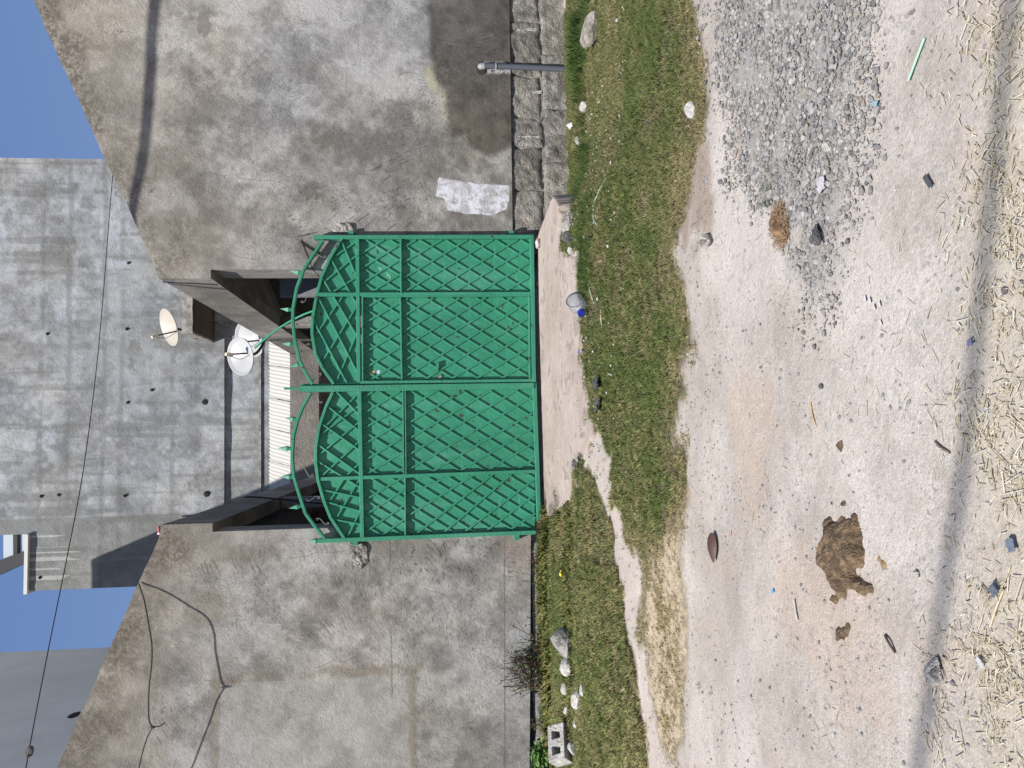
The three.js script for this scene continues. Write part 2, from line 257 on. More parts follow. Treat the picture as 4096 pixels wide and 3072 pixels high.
M.wallL = std({ map: wallTex(-5.0, -0.7, -0.6, 6.4, 1024, extraL, 50), bumpMap: grain, bumpScale: 0.0042, roughness: 0.95 });
// M.panel = std({ map: wallTex(-5.0, -2.6, 1.2, 4.2, 512, (x, y, c) => mix3([c[0] * 0.99, c[1] * 0.985, c[2] * 0.97], [152, 149, 143], 0.3), 90), bumpMap: grain, bumpScale: 0.003, roughness: 0.95 });
// plain cement for beams and back walls, repeating every 5 m
const cement = (lo, hi, s, sx = 1, sy = 1) => { const t = tex(512, 512, (u, v) => { const g = (a, b) => { const n = fbm(a * 5 * sx + s, b * 5 * sy, 5), m = fbm(a * 26 * sx + s, b * 26 * sy, 3), f = vn(a * 200, b * 200); return mix3(lo, hi, clamp(0.5 + (n - 0.5) * 1.9 + (m - 0.5) * 0.8 + (f - 0.5) * 0.25)); }; const s1 = sst(0.85, 1, u), s2 = sst(0.85, 1, v); return mix3(mix3(g(u, v), g(u - 1, v), s1), g(u, v - 1), s2); }); t.repeat.set(0.2, 0.2); return t; };
M.beam = std({ map: cement([104, 99, 92], [150, 145, 138], 5), bumpMap: grain, bumpScale: 0.004 });
M.dim = std({ map: cement([112, 110, 107], [150, 148, 145], 8), bumpMap: grain, bumpScale: 0.004 });
M.rough = std({ map: cement([118, 114, 108], [172, 167, 160], 12, 3, 3), bumpMap: grainFine, bumpScale: 0.01 });
M.lintel = std({ map: cement([98, 92, 85], [136, 130, 122], 14), bumpMap: grain, bumpScale: 0.01 });
M.smooth = std({ map: cement([216, 213, 202], [230, 226, 214], 18), bumpMap: grainBroad, bumpScale: 0.003 });
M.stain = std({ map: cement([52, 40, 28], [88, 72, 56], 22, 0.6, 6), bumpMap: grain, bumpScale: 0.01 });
M.stone = std({ map: cement([104, 100, 95], [176, 171, 164], 25, 4, 4), bumpMap: grainFine, bumpScale: 0.016 });
M.stonePale = std({ map: cement([150, 146, 140], [205, 202, 197], 28, 4, 4), bumpMap: grainFine, bumpScale: 0.01 });
M.stoneDark = std({ map: cement([62, 60, 60], [104, 102, 101], 29, 4, 4), bumpMap: grainFine, bumpScale: 0.01 });
M.stoneBrown = std({ map: cement([96, 84, 72], [140, 126, 112], 30, 4, 4), bumpMap: grainFine, bumpScale: 0.01 });
for (const m of [M.rough, M.stone, M.stonePale, M.stoneDark, M.stoneBrown]) m.map.repeat.set(0.7, 0.7);
M.soil = std({ color: rgb(92, 78, 62) });

// ---------------------------------------------------------------- ground
{
  const mudC = G(2790, 800), T = 2048, soil = [62, 56, 38];
  const gt = tex(T, T, (u, v) => {
    const x = mix(XA, XB, u), z = mix(ZA, ZB, v);
    const n1 = fbm(x * 0.9, z * 0.9, 4), n2 = fbm(x * 4.5 + 9, z * 4.5, 4), n3_ = fbm(x * 24, z * 24, 3), g = nh(Math.floor(x * 230), Math.floor(z * 230));
    let c = mix3([152, 143, 134], [184, 176, 168], clamp(0.5 + (n1 - 0.5) * 1.3 + (n2 - 0.5) * 0.9 + (n3_ - 0.5) * 0.9));
    const ruts = sst(0.52, 0.7, fbm(x * 0.7 + 30, z * 3.4, 4)); c = mix3(c, [168, 157, 145], ruts * 0.5);
    c = mix3(c, [184, 175, 168], sst(0.5, 0.7, fbm(x * 1.1 + 60, z * 2.6, 3)) * 0.6);
    c = mix3(c, [170, 148, 130], sst(0.62, 0.8, fbm(x * 1.3 + 12, z * 1.8 + 5, 4)) * 0.4);
    if (n3_ > 0.64) c = mix3(c, [120, 115, 110], sst(0.64, 0.74, n3_) * 0.28); const sp = vn(x * 75, z * 75); if (sp > 0.86) c = mix3(c, [104, 100, 97], sst(0.86, 0.95, sp) * 0.7 * sst(0.42, 0.6, n2));
    const w = (n2 - 0.5) * 0.22 + (n3_ - 0.5) * 0.12;
    const gv = sst(-0.12, 0.12, zGravel(x, z) + w * 1.6); c = mix3(c, mix3([126, 123, 119], [156, 152, 148], n3_), gv * 0.9);
    const stw = sst(-0.15, 0.15, zStraw(x, z) + w); c = mix3(c, mix3([158, 148, 131], [180, 171, 155], n3_), stw * 0.7);
    const mud = Math.hypot((x - mudC.x) / 0.34, (z - mudC.z) / 0.3) + (n2 - 0.5) * 1.3; c = mix3(c, mix3([120, 104, 92], [146, 130, 118], n3_), sst(1.0, 0.55, mud) * 0.75);
    const gr = Math.max(sst(-0.01, 0.12, zFront(x, z) + w), sst(-0.05, 0.08, zLeft(x, z) + w));
    c = mix3(c, mix3(soil, [116, 102, 74], clamp(n3_ * 1.8 - 0.55)), gr);
    const dr = sst(-0.1, 0.15, zDry(x, z) + w) * gr; c = mix3(c, mix3([146, 130, 106], [180, 166, 146], n3_), dr);
    const ph = sst(-0.03, 0.04, zPath(x, z) + w * 0.4); c = mix3(c, mix3([162, 150, 141], [184, 174, 166], n2 * 0.6 + n3_ * 0.4), ph);
    const k = (1 + (g - 0.5) * 0.16) * mix(0.955, 1, gr); return [c[0] * k, c[1] * k, c[2] * k];
  });
  gt.repeat.set(1 / (XB - XA), 1 / (ZB - ZA)); gt.offset.set(-XA / (XB - XA), -ZA / (ZB - ZA)); gt.wrapS = gt.wrapT = THREE.MirroredRepeatWrapping;
  const axis = (a, b, step) => { const l = []; for (let t = a; t <= b + 1e-6; t += step) l.push(t); let d = step, lo = a, hi = b; const pre = [], post = []; while (hi < 90) { d *= 1.35; lo -= d; hi += d; pre.unshift(lo); post.push(hi); } return [...pre, ...l, ...post]; };
  const xs = axis(-4.6, 6, 0.04), zs = axis(-0.6, 8.6, 0.04), pos = [], uv = [], idx = [];
  for (const z of zs) for (const x of xs) {
    let y = H(x, z);
    const inG = zGravel(x, z); y += 0.010 * (fbm(x * 11, z * 11, 3) - 0.5) + 0.02 * (fbm(x * 8 + 3, z * 8, 3) - 0.4) * sst(-0.1, 0.1, inG);
    if (z > -0.6) y -= 0.05 * sst(0, 0.06, zApron(x, z));
    pos.push(x, y, z); uv.push(x, z);
  }
  const nx = xs.length; for (let j = 0; j + 1 < zs.length; j++) for (let i = 0; i + 1 < nx; i++) { const a = j * nx + i, b = a + nx; idx.push(a, b, b + 1, a, b + 1, a + 1); }
  const g = new THREE.BufferGeometry(); g.setAttribute('position', new THREE.Float32BufferAttribute(pos, 3)); g.setAttribute('uv', new THREE.Float32BufferAttribute(uv, 2)); g.setIndex(idx); g.computeVertexNormals();
  structure('ground', g, std({ map: gt, bumpMap: grainFine, bumpScale: 0.0035, roughness: 0.97 }));
}
// the ramp of beaten pinkish concrete in front of the gate: a plan shape with broken edges
function crust(poly, sd, topY, cell, drop, bb) {
  const [x0, z0, x1, z1] = bb, nx = Math.ceil((x1 - x0) / cell), nz = Math.ceil((z1 - z0) / cell), pos = [], uv = [], idx = [], dd = [];
  for (let j = 0; j <= nz; j++) for (let i = 0; i <= nx; i++) { const x = x0 + i * cell, z = z0 + j * cell, d = sd(x, z); dd.push(d); const e = sst(-0.012, 0.022, d); pos.push(x, mix(drop(x, z), topY(x, z, d), e), z); uv.push(x, z); }
  const N = nx + 1; for (let j = 0; j < nz; j++) for (let i = 0; i < nx; i++) { const a = j * N + i, b = a + N; if (Math.max(dd[a], dd[a + 1], dd[b], dd[b + 1]) < -0.02) continue; idx.push(a, b, b + 1, a, b + 1, a + 1); }
  const g = new THREE.BufferGeometry(); g.setAttribute('position', new THREE.Float32BufferAttribute(pos, 3)); g.setAttribute('uv', new THREE.Float32BufferAttribute(uv, 2)); g.setIndex(idx); g.computeVertexNormals(); return g;
}
{
  const sd = (x, z) => zApron(x, z) + (fbm(x * 7, z * 7, 3) - 0.5) * 0.05;
  const crackZ = (x) => 1.35 + 0.14 * (fbm(x * 1.8 + 4, 2, 4) - 0.5) + 0.04 * (x - 1.3);
  const g = crust(apronPoly, sd, (x, z, d) => apronY(z) + 0.014 * (fbm(x * 2.2, z * 2.2, 3) - 0.5) + 0.006 * (fbm(x * 12, z * 12, 3) - 0.5) - 0.02 * sst(0.012, 0, Math.abs(z - crackZ(x))), 0.02, (x, z) => H(x, z) - 0.06, [-2.4, -0.4, 3.4, 2.9]);
  const at = tex(1024, 512, (u, v) => { const x = mix(-2.4, 3.4, u), z = mix(-0.5, 2.9, v), n = fbm(x * 1.6, z * 1.6, 4), m = fbm(x * 7, z * 7, 3), f = vn(x * 80, z * 80); let c = mix3([144, 129, 120], [170, 157, 149], clamp(0.5 + (n - 0.5) * 1.4 + (m - 0.5) * 0.8)); c = mix3(c, [92, 84, 76], sst(-0.5, -1.0, x + (n - 0.5) * 1.2) * sst(1.6, 0.6, z) * sst(0.36, 0.62, m) * 0.9); if (x > 0.4 && Math.abs(z - crackZ(x)) < 0.009) c = mix3(c, [92, 80, 72], 0.75); c = mix3(c, [112, 102, 94], sst(0.64, 0.72, m) * 0.5); const k = 1 + (f - 0.5) * 0.12; return [c[0] * k, c[1] * k, c[2] * k]; });
  at.repeat.set(1 / 5.8, 1 / 3.4); at.offset.set(2.4 / 5.8, 0.5 / 3.4);
  structure('concrete_ramp', g, std({ map: at, bumpMap: grain, bumpScale: 0.004 }));
  structure('courtyard_floor', box(-9, -0.3, -13.4, 9, -0.07, -0.42), M.dim);
}

// ---------------------------------------------------------------- the two walls beside the gate
const JR = W(1300, 1078).x, BR = W(740, 1113).x, JL = W(1150, 2117).x, BL = W(740, 2096).x;      // jambs and beams right / left
const soffR = W(843, 1095).y, soffL = W(850, 2110).y;
const crown = (f, s) => (x) => f(x) + 0.02 * (fbm(x * 7 + s, s, 3) - 0.5);
const wallRight = thing('plastered_wall', 'grey plastered wall right of the gate, with damp foot and drain pipe', 'wall', [3.8, -0.4, 0]);
part(wallRight, 'wall_face', mergeGeometries([
  slab(JR, 6.5, botR, crown(topR, 1), 0, -0.22, 110, 70, 0.006, 3), slab(BR, JR, () => soffR, crown(topR, 1), 0, -0.22, 3, 6, 0, 3),
]), M.wallR);
part(wallRight, 'jamb', box(JR, -0.3, -0.5, JR + 0.3, soffR - 0.002, -0.221), M.beam);
const wallLeft = thing('plastered_wall', 'grey plastered wall left of the gate, with a walled-up opening and loose cable', 'wall', [-3, -0.4, 0]);
part(wallLeft, 'wall_face', mergeGeometries([
  slab(-5, JL, botL, crown(topL, 9), 0, -0.22, 100, 70, 0.006, 8), slab(JL, BL, () => soffL, crown(topL, 9), 0, -0.22, 3, 6, 0, 8),
]), M.wallL);
part(wallLeft, 'jamb', box(JL - 0.3, -0.3, -0.5, JL, soffL - 0.002, -0.221), M.beam);

// broken plaster where the hinges are let into the wall
function brokenPatch(outline, seed) {
  const xs = outline.map((p) => p[0]), ys = outline.map((p) => p[1]), x0 = Math.min(...xs) - 0.03, x1 = Math.max(...xs) + 0.03, y0 = Math.min(...ys) - 0.03, y1 = Math.max(...ys) + 0.03, c = 0.011;
  const nx = Math.ceil((x1 - x0) / c), ny = Math.ceil((y1 - y0) / c), pos = [], idx = [], dd = [];
  for (let j = 0; j <= ny; j++) for (let i = 0; i <= nx; i++) { const x = x0 + i * c, y = y0 + j * c, d = sdf(outline, x, y) + (fbm(x * 14 + seed, y * 14, 3) - 0.5) * 0.08; dd.push(d); pos.push(x, y, mix(-0.012, 0.012 + 0.055 * (fbm(x * 24 + seed, y * 24, 4) - 0.25), sst(-0.01, 0.04, d))); }
  const N = nx + 1; for (let j = 0; j < ny; j++) for (let i = 0; i < nx; i++) { const a = j * N + i, b = a + N; if (Math.max(dd[a], dd[b + 1], dd[b], dd[a + 1]) < -0.012) continue; idx.push(a, a + 1, b + 1, a, b + 1, b); }
  const g = new THREE.BufferGeometry(); g.setAttribute('position', new THREE.Float32BufferAttribute(pos, 3)); g.setIndex(idx); g.computeVertexNormals(); return planarUV(g);
}
part(wallLeft, 'broken_plaster', brokenPatch(flat([[1390, 2160], [1470, 2165], [1480, 2200], [1478, 2250], [1450, 2285], [1420, 2260], [1395, 2215]]), 4), M.stone, 'rough chipped plaster below the hinge');
part(wallRight, 'broken_plaster', brokenPatch(flat([[1345, 900], [1360, 890], [1400, 895], [1425, 915], [1430, 940], [1340, 940], [1325, 925]]), 9), M.rough, 'rough chipped plaster beside the hinge');

// rubble footing: rough blocks with open joints, each its own piece
function block(x0, x1, y0, y1, z, depth, seed, rough = 0.028) {
  const nx = Math.max(4, Math.round((x1 - x0) / 0.03)), ny = Math.max(4, Math.round((y1 - y0) / 0.03));
  const g = new THREE.BoxGeometry(x1 - x0, y1 - y0, depth, nx, ny, 2); const p = g.attributes.position;
  for (let i = 0; i < p.count; i++) {
    let x = p.getX(i), y = p.getY(i), zz = p.getZ(i); const f = zz > depth / 2 - 1e-4 ? 1 : 0, ex = 1 - Math.abs(x) / ((x1 - x0) / 2), ey = 1 - Math.abs(y) / ((y1 - y0) / 2);
    const r = sst(0, 0.25, Math.min(ex * (x1 - x0), ey * (y1 - y0)) * 4);
    const gx = x + x0 + seed, gy = y + y0;
    if (zz > -depth / 2 + 1e-4) { zz += rough * (fbm(gx * 7, gy * 7 + seed, 4) - 0.5) * 1.8 - 0.022 * (1 - r) * f + 0.02 * (fbm(gx * 26, gy * 26, 3) - 0.5); x += 0.06 * (fbm(gy * 6 + seed, 3.3, 3) - 0.5) * (1 - ex); y += 0.05 * (fbm(gx * 5 + seed, 7.7, 3) - 0.5) * (1 - ey); }
    p.setXYZ(i, x, y, zz);
  }
  g.computeVertexNormals(); g.translate((x0 + x1) / 2, (y0 + y1) / 2, z - depth / 2); return planarUV(g);
}
{
  const r = rng(5), cols = [0, 1, 2].map((k) => std({ map: [M.stone.map, M.rough.map, M.stone.map][k], color: [new THREE.Color(1, 1, 1), new THREE.Color(1, 0.98, 0.95), new THREE.Color(0.84, 0.83, 0.81)][k], bumpMap: grainFine, bumpScale: 0.02 }));
  part(wallRight, 'mortar_bed', box(2.2, -0.75, -0.2, 6.5, 0.19, -0.062), M.rough);
  let k = 0;
  const rowsX = [[[2.42, 2.98], [2.99, 3.52], [3.53, 3.9], [3.91, 4.42], [4.43, 5.12], [5.13, 5.9], [5.91, 6.48]], [[2.42, 2.8], [2.81, 3.34], [3.35, 4.0], [4.01, 4.7], [4.71, 5.5], [5.51, 6.48]]];
  rowsX[0].forEach(([a, b]) => part(wallRight, 'stone', block(a, b, -0.2 + 0.03 * r(), 0.195, -0.03, 0.1, 3 + k++, 0.034), cols[k % 3]));
  rowsX[1].forEach(([a, b]) => part(wallRight, 'stone', block(a, b, -0.72, -0.235 + 0.03 * r(), -0.018, 0.1, 30 + k++, 0.04), cols[(k + 1) % 3]));
  for (const [x, y0, y1] of [[3.66, -0.15, 0.14], [4.22, -0.19, 0.12], [5.02, -0.16, 0.1], [3.9, -0.5, -0.24], [4.9, -0.5, -0.25]]) part(wallRight, 'mortar_line', block(x - 0.012, x + 0.012, y0, y1, -0.008, 0.03, x * 9, 0.006), M.stonePale);
  const lx = [[-1.75, -1.26], [-2.5, -1.76], [-3.0, -2.51], [-3.7, -3.01], [-4.9, -3.71]];
  part(wallLeft, 'mortar_bed', box(-5, -0.4, -0.2, -1.1, 0.06, -0.07), M.rough);
  lx.forEach(([a, b], i) => part(wallLeft, 'stone', block(a, b - 0.01, -0.3, 0.055 + 0.03 * (i > 1), -0.035, 0.09, 60 + i, 0.022), cols[i % 3]));
}

// ---------------------------------------------------------------- the sheds that the walls belong to
function shed(side, label, zEnd) {
  const sgn = side === 'r' ? 1 : -1, bx = side === 'r' ? BR : BL, top = side === 'r' ? topR : topL, sy = side === 'r' ? soffR : soffL, y1 = top(bx + sgn * 0.02) - 0.01;
  const far = sgn * (side === 'r' ? 6.4 : 4.9), t = thing('flanking_shed', label, 'shed', [bx + sgn * 1.5, -0.1, -3]);
  const n = 24, z0 = -0.221, pos = [], idx = [];
  // beam over the open side, slightly uneven
  part(t, 'beam', box(Math.min(bx, bx + sgn * 0.2), sy, zEnd, Math.max(bx, bx + sgn * 0.2), y1, z0), M.beam);
  const yf = top(far) - 0.35; const g = new THREE.BufferGeometry();      // sloping roof slab behind the wall
  const a = bx + sgn * 0.2; const P = [[a, y1 - 0.12], [far, yf], [far, yf + 0.1], [a, y1 - 0.02]];
  const s = new THREE.Shape(P.map((p) => new THREE.Vector2(...p))); const rg = new THREE.ExtrudeGeometry(s, { depth: -zEnd - 0.23, bevelEnabled: false }); rg.translate(0, 0, zEnd);
  part(t, 'roof', planarUV(rg), M.dim);
  part(t, 'back_wall', box(Math.min(far - sgn * 0.6, far - sgn * 0.4), -0.1, zEnd, Math.max(far - sgn * 0.6, far - sgn * 0.4), yf - 0.1, z0), M.dim);
  const e0 = bx + sgn * 0.22, e1 = far - sgn * 0.62; const ry = (x) => mix(y1 - 0.12, yf, (x - a) / (far - a)) - 0.01; part(t, 'end_wall', poly3([[e0, -0.1], [e1, -0.1], [e1, ry(e1)], [e0, ry(e0)]], zEnd + 0.01, zEnd + 0.2), M.dim);
  for (const z of side === 'r' ? [-4.2] : [-4, -8]) part(t, 'post', box(Math.min(bx + sgn * 0.02, bx + sgn * 0.19), -0.1, z - 0.15, Math.max(bx + sgn * 0.02, bx + sgn * 0.19), sy - 0.003, z + 0.1), M.dim);
  return t;
}
const shedR = shed('r', 'open shed with sunlit concrete beam, right side behind the gate', -8.3);
const shedL = shed('l', 'open shed with shaded concrete beam, left side behind the gate', -12.0);
part(shedR, 'joint_strip', box(BR - 0.03, soffR - 0.4, -5.75, BR - 0.004, topR(BR) + 0.02, -5.62), M.stoneDark);
part(shedR, 'partition', box(BR + 0.22, -0.1, -2.5, 5.6, W(1120, 1050, -2.4).y, -2.38), std({ color: rgb(124, 126, 132) }));

// ---------------------------------------------------------------- buildings behind
const ZF = -12.8;
{
  const xl = W(200, 2360, ZF).x, xr = W(300, 635, ZF).x, xs = W(60, 2138, ZF).x, yLow = W(118, 2250, ZF).y, yLedge = W(897, 1500, ZF).y, yTop = 19;
  const bands = [415, 790, 165, 275, 485, 690].map((a) => W(a / 1.0, 1500, ZF).y);
  const ft = wallTex(-4.6, 8.2, 4, 19, 1024, (x, y, c) => {
    const n = fbm(x * 0.8, y * 0.8, 4), m = fbm(x * 3, y * 3, 3), st = fbm(x * 4.5, y * 0.35 + 5, 4), fr = fbm(x * 0.35 + 9, y * 1.1, 3);
    c = mix3([c[0] * 1.02, c[1] * 1.045, c[2] * 1.085], [134, 136, 137], 0.3);
    c = mix3(c, [100, 100, 97], sst(0.50, 0.68, st) * 0.45); c = mix3(c, [176, 181, 188], sst(0.5, 0.66, fr) * 0.5 * sst(0.4, 0.6, m));
    for (const b of bands) { const d = y - b + (n - 0.5) * 0.12; c = mix3(c, [96, 97, 94], sst(0.11, 0.02, Math.abs(d)) * 0.38 * sst(0.3, 0.5, m)); }
    const lift = Math.floor(y / 1.32 + 0.2 + (m - 0.5) * 0.06), bay = (x + 3 * nh(lift, 3)) / 2.3 + (m - 0.5) * 0.1, tone = mix(nh(lift, Math.floor(bay)), nh(lift, Math.floor(bay) + 1), sst(0.9, 1, bay - Math.floor(bay))); c = mix3(c, [116, 117, 115], sst(0.5, 0.62, tone) * 0.26 * sst(0.35, 0.55, n));
    if (x < xs + 0.4) c = mix3(c, [104, 104, 99], 0.45);
    if (x < xs - 0.05 && y > yLow - 1.5) { const k = vn(x * 14, 2.2); if (k > 0.72 && y > yLow - 0.2 - 1.4 * vn(x * 9, 4.4)) c = mix3(c, [176, 176, 172], 0.7); }
    return c;
  }, 130);
  M.facade = std({ map: ft, bumpMap: grainBroad, bumpScale: 0.008, roughness: 0.95 });
  const t = thing('concrete_house', 'tall bare concrete house standing behind the gate, with satellite dishes', 'house', [2, -0.1, ZF - 3]);
  part(t, 'facade', mergeGeometries([slab(xs, xr, () => yLedge, () => yTop, ZF, ZF - 6, 60, 60, 0.02, 5), slab(xl, xs, () => yLedge, () => yLow, ZF, ZF - 6, 16, 30, 0.02, 5)]), M.facade);
  part(t, 'lower_wall', box(xl + 0.02, 5.55, ZF - 6, xr - 0.02, yLedge - 0.001, ZF - 0.11), M.facade, 'lower wall set back under the ledge');
  part(t, 'string_course', box(xl + 0.05, W(1042, 1500, ZF).y, ZF - 0.109, xr - 0.05, W(1032, 1500, ZF).y, ZF - 0.06), M.rough);
  part(t, 'roof_edge', box(xl - 0.07, yLow + 0.001, ZF - 6, xs - 0.003, yLow + 0.09, ZF + 0.1), std({ color: rgb(205, 203, 198) }), 'pale thin slab edge on the lower roof');
  part(t, 'porch_lintel', box(-2.4, W(1275, 1500, -11.8).y, -12.2, 4, W(1160, 1500, -11.8).y, -11.8), M.lintel);
  for (const x of [-2.4, 3.4]) part(t, 'porch_pier', box(x, -0.1, -12.15, x + 0.4, W(1275, 1500, -11.8).y - 0.002, -11.85), M.lintel);
  part(t, 'inner_wall', box(-4, -0.1, -18.4, 7.5, 5.5, -18.2), M.dim);
  part(t, 'upper_floor_slab', box(xl + 0.1, 5.3, -18.1, xr - 0.1, 5.54, ZF - 0.2), M.dim);
  // tie holes left by the shuttering
  const hole = std({ color: rgb(34, 32, 30) });
  for (const [a, b] of [[190, 1336], [508, 1316], [512, 1610], [515, 1052], [820, 1608], [826, 1976], [165, 1985], [500, 1983], [160, 2310], [608, 1560], [235, 1980]]) { const p = W(a, b, ZF); const big = a > 800 ? 1.9 : 1; const g = rock(a, 0.045 * big, 0.045 * big, 0.04, 1, 3); g.translate(p.x, p.y, ZF + 0.008); part(t, 'tie_hole', g, hole); }
  // balcony slab with stained underside
  const bz = -10.9, bxl = W(760, 1334, bz).x, yb0 = W(769, 1300, bz).y, yb1 = W(726, 1300, bz).y;
  part(t, 'balcony_slab', slab(bxl, 6.6, (x) => yb0 + 0.03 * (fbm(x * 5, 2, 3) - 0.5), () => yb1, bz, ZF + 0.005, 40, 4, 0.02, 4), M.rough);
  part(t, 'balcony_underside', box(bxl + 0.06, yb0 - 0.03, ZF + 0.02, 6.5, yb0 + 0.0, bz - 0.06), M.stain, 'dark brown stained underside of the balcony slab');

  // corrugated sheet over the porch, each sheet a part
  const sheet = thing('corrugated_canopy', 'white corrugated roofing sheets above the porch behind the gate', 'canopy', [0.6, 5.2, -12.3]);
  const ya = W(1163, 1500, -11.9).y, yc = W(1078, 1500, -12.6).y, cm = std({ color: rgb(172, 170, 165), roughness: 0.7 });
  [[-2.3, -1.55], [-1.52, -0.72], [-0.7, 0.16], [0.18, 1.0], [1.03, 1.9], [1.92, 2.75], [2.78, 3.7]].forEach(([a, b], i) => {
    const nx = 40, pos = [], idx = [], lift = 0.012 * (i % 2); for (let j = 0; j <= 4; j++) for (let k = 0; k <= nx; k++) { const x = mix(a, b, k / nx), f = j / 4; pos.push(x + 0.16 * f, mix(ya, yc, f) + 0.018 * Math.sin(x * 62) + lift + 0.02 * (vn(x * 2, i) - 0.5) * (1 - f), mix(-11.9, -12.6, f)); }
    for (let j = 0; j < 4; j++) for (let k = 0; k < nx; k++) { const q = j * (nx + 1) + k, w = q + nx + 1; idx.push(q, q + 1, w + 1, q, w + 1, w); }
    const g = new THREE.BufferGeometry(); g.setAttribute('position', new THREE.Float32BufferAttribute(pos, 3)); g.setIndex(idx); g.computeVertexNormals(); part(sheet, 'roof_sheet', planarUV(g), std({ color: cm.color, roughness: 0.7, side: THREE.DoubleSide }));
  });

  // light frame with pale panels on the lower roof
  const fr = thing('roof_canopy_frame', 'dark steel frame with pale translucent panels on the lower roof at top left', 'canopy', [xs - 0.8, yLow + 0.09, ZF - 1.5]);
  const zc = ZF - 0.9, dk = std({ color: rgb(44, 44, 50), roughness: 0.7 }), pale = std({ color: rgb(176, 186, 196), roughness: 0.6 });
  const q = (l) => flat(l, zc);
  part(fr, 'sloping_beam', poly3(q([[-420, 2470], [-420, 2400], [0, 2240], [112, 2200], [150, 2186], [150, 2232], [112, 2246], [0, 2298]]), zc - 0.3, zc), dk);
  part(fr, 'cross_beam', poly3(q([[46, 2000], [63, 2000], [64, 2217], [48, 2223]]), zc - 0.25, zc - 0.06), dk);
  part(fr, 'panel', poly3(q([[3, 2000], [45, 2000], [47, 2228], [4, 2243]]), zc - 0.14, zc - 0.12), pale);
  part(fr, 'panel', poly3(q([[75, 2000], [135, 2000], [135, 2190], [76, 2209]]), zc - 0.14, zc - 0.12), pale);
  part(fr, 'upright', box(q([[90, 2180]])[0][0] - 0.06, yLow + 0.09, zc - 0.28, q([[90, 2180]])[0][0] + 0.06, q([[100, 2200]])[0][1], zc - 0.02), dk);
}
{
  const zb = 9.2 - 19.46, X = W(0, 2610, zb).x, t = thing('neighbouring_house', 'smooth grey neighbouring house with its shaded side at the left edge', 'house', [X - 3, -0.5, -7]);
  part(t, 'side_wall', box(X - 7, -0.5, zb, X, 14.6, -3.2), M.smooth);
  for (const [a, b] of [[300, 2860]]) { const d = sight(a, b), k = (X - EYE.x) / d.x, p = EYE.clone().addScaledVector(d, k); const g = rock(7, 0.03, 0.1, 0.16, 1, 3); g.translate(X + 0.004, p.y, p.z); part(t, 'hole', g, std({ color: rgb(40, 38, 36) })); }
}

// ---------------------------------------------------------------- satellite dishes, pipes and wires behind the gate
function dish(label, px, py, z, r, n, tint, armPx, mount) {
  const c = W(px, py, z), t = thing('satellite_dish', label, 'satellite dish', [c.x, c.y - r, z], 'satellite dishes on the concrete house');
  const N = new V3(...n).normalize(), q = new THREE.Quaternion().setFromUnitVectors(new V3(0, 1, 0), N);
  const prof = []; for (let i = 0; i <= 12; i++) { const a = (i / 12) * r; prof.push(new THREE.Vector2(a, a * a * 0.32 / r - 0.32 * r)); } prof.push(new THREE.Vector2(r + 0.012, 0.008), new THREE.Vector2(r + 0.012, -0.012), new THREE.Vector2(r * 0.96, -0.05 * r), new THREE.Vector2(0.001, -0.36 * r));
  const g = new THREE.LatheGeometry(prof, 40); g.translate(0, 0.2 * r, 0); g.applyQuaternion(q); g.translate(c.x, c.y, c.z);
  part(t, 'reflector', g, std({ color: tint, roughness: 0.45, side: THREE.DoubleSide }));
  const low = W(armPx[0], armPx[1], z).addScaledVector(N, 0.03), lnb = W(armPx[2], armPx[3], z + r * 0.85);
  part(t, 'feed_arm', rod(low, lnb, 0.018), std({ color: rgb(40, 40, 44), roughness: 0.6 }));
  const ax = new V3().subVectors(c, lnb).normalize(); const h = rod(lnb.clone().addScaledVector(ax, -0.06), lnb.clone().addScaledVector(ax, 0.1), 0.035, 12, 0.05);
  part(t, 'feed_horn', h, std({ color: rgb(206, 196, 170), roughness: 0.6 }));
  part(t, 'cable', tube([lnb, lnb.clone().lerp(low, 0.45).add(new V3(-0.12, -0.02, 0.05)), low], 0.006), std({ color: rgb(30, 30, 30) }));
  part(t, 'mount', tube(mount.map(([a, b, zz]) => W(a, b, zz)), 0.03, 24, 8), std({ color: rgb(36, 36, 38), roughness: 0.6 }));
  return { t, c };
}
dish('off-white satellite dish with brown smudge, above the balcony slab', 690, 1306, -11.75, 0.49, [-0.3, 0.76, 0.6], rgb(170, 163, 152), [718, 1322, 615, 1345], [[690, 1310, -12.0], [722, 1318, -12.1], [733, 1320, -12.2]]);
dish('front round white satellite dish on a bent black pipe', 973, 1425, -7.9, 0.40, [-0.16, 0.60, 0.78], rgb(166, 166, 166), [1015, 1411, 912, 1418], [[985, 1425, -8.1], [1025, 1412, -8.2], [1050, 1380, -8.2], [1064, 1352, -8.2], [1080, 1335, -8.25]]);
dish('white satellite dish half hidden behind the front one', 1010, 1352, -8.6, 0.42, [-0.3, 0.52, 0.8], rgb(164, 164, 164), [1046, 1360, 972, 1368], [[1020, 1352, -8.75], [1060, 1345, -8.8], [1085, 1335, -8.9]]);
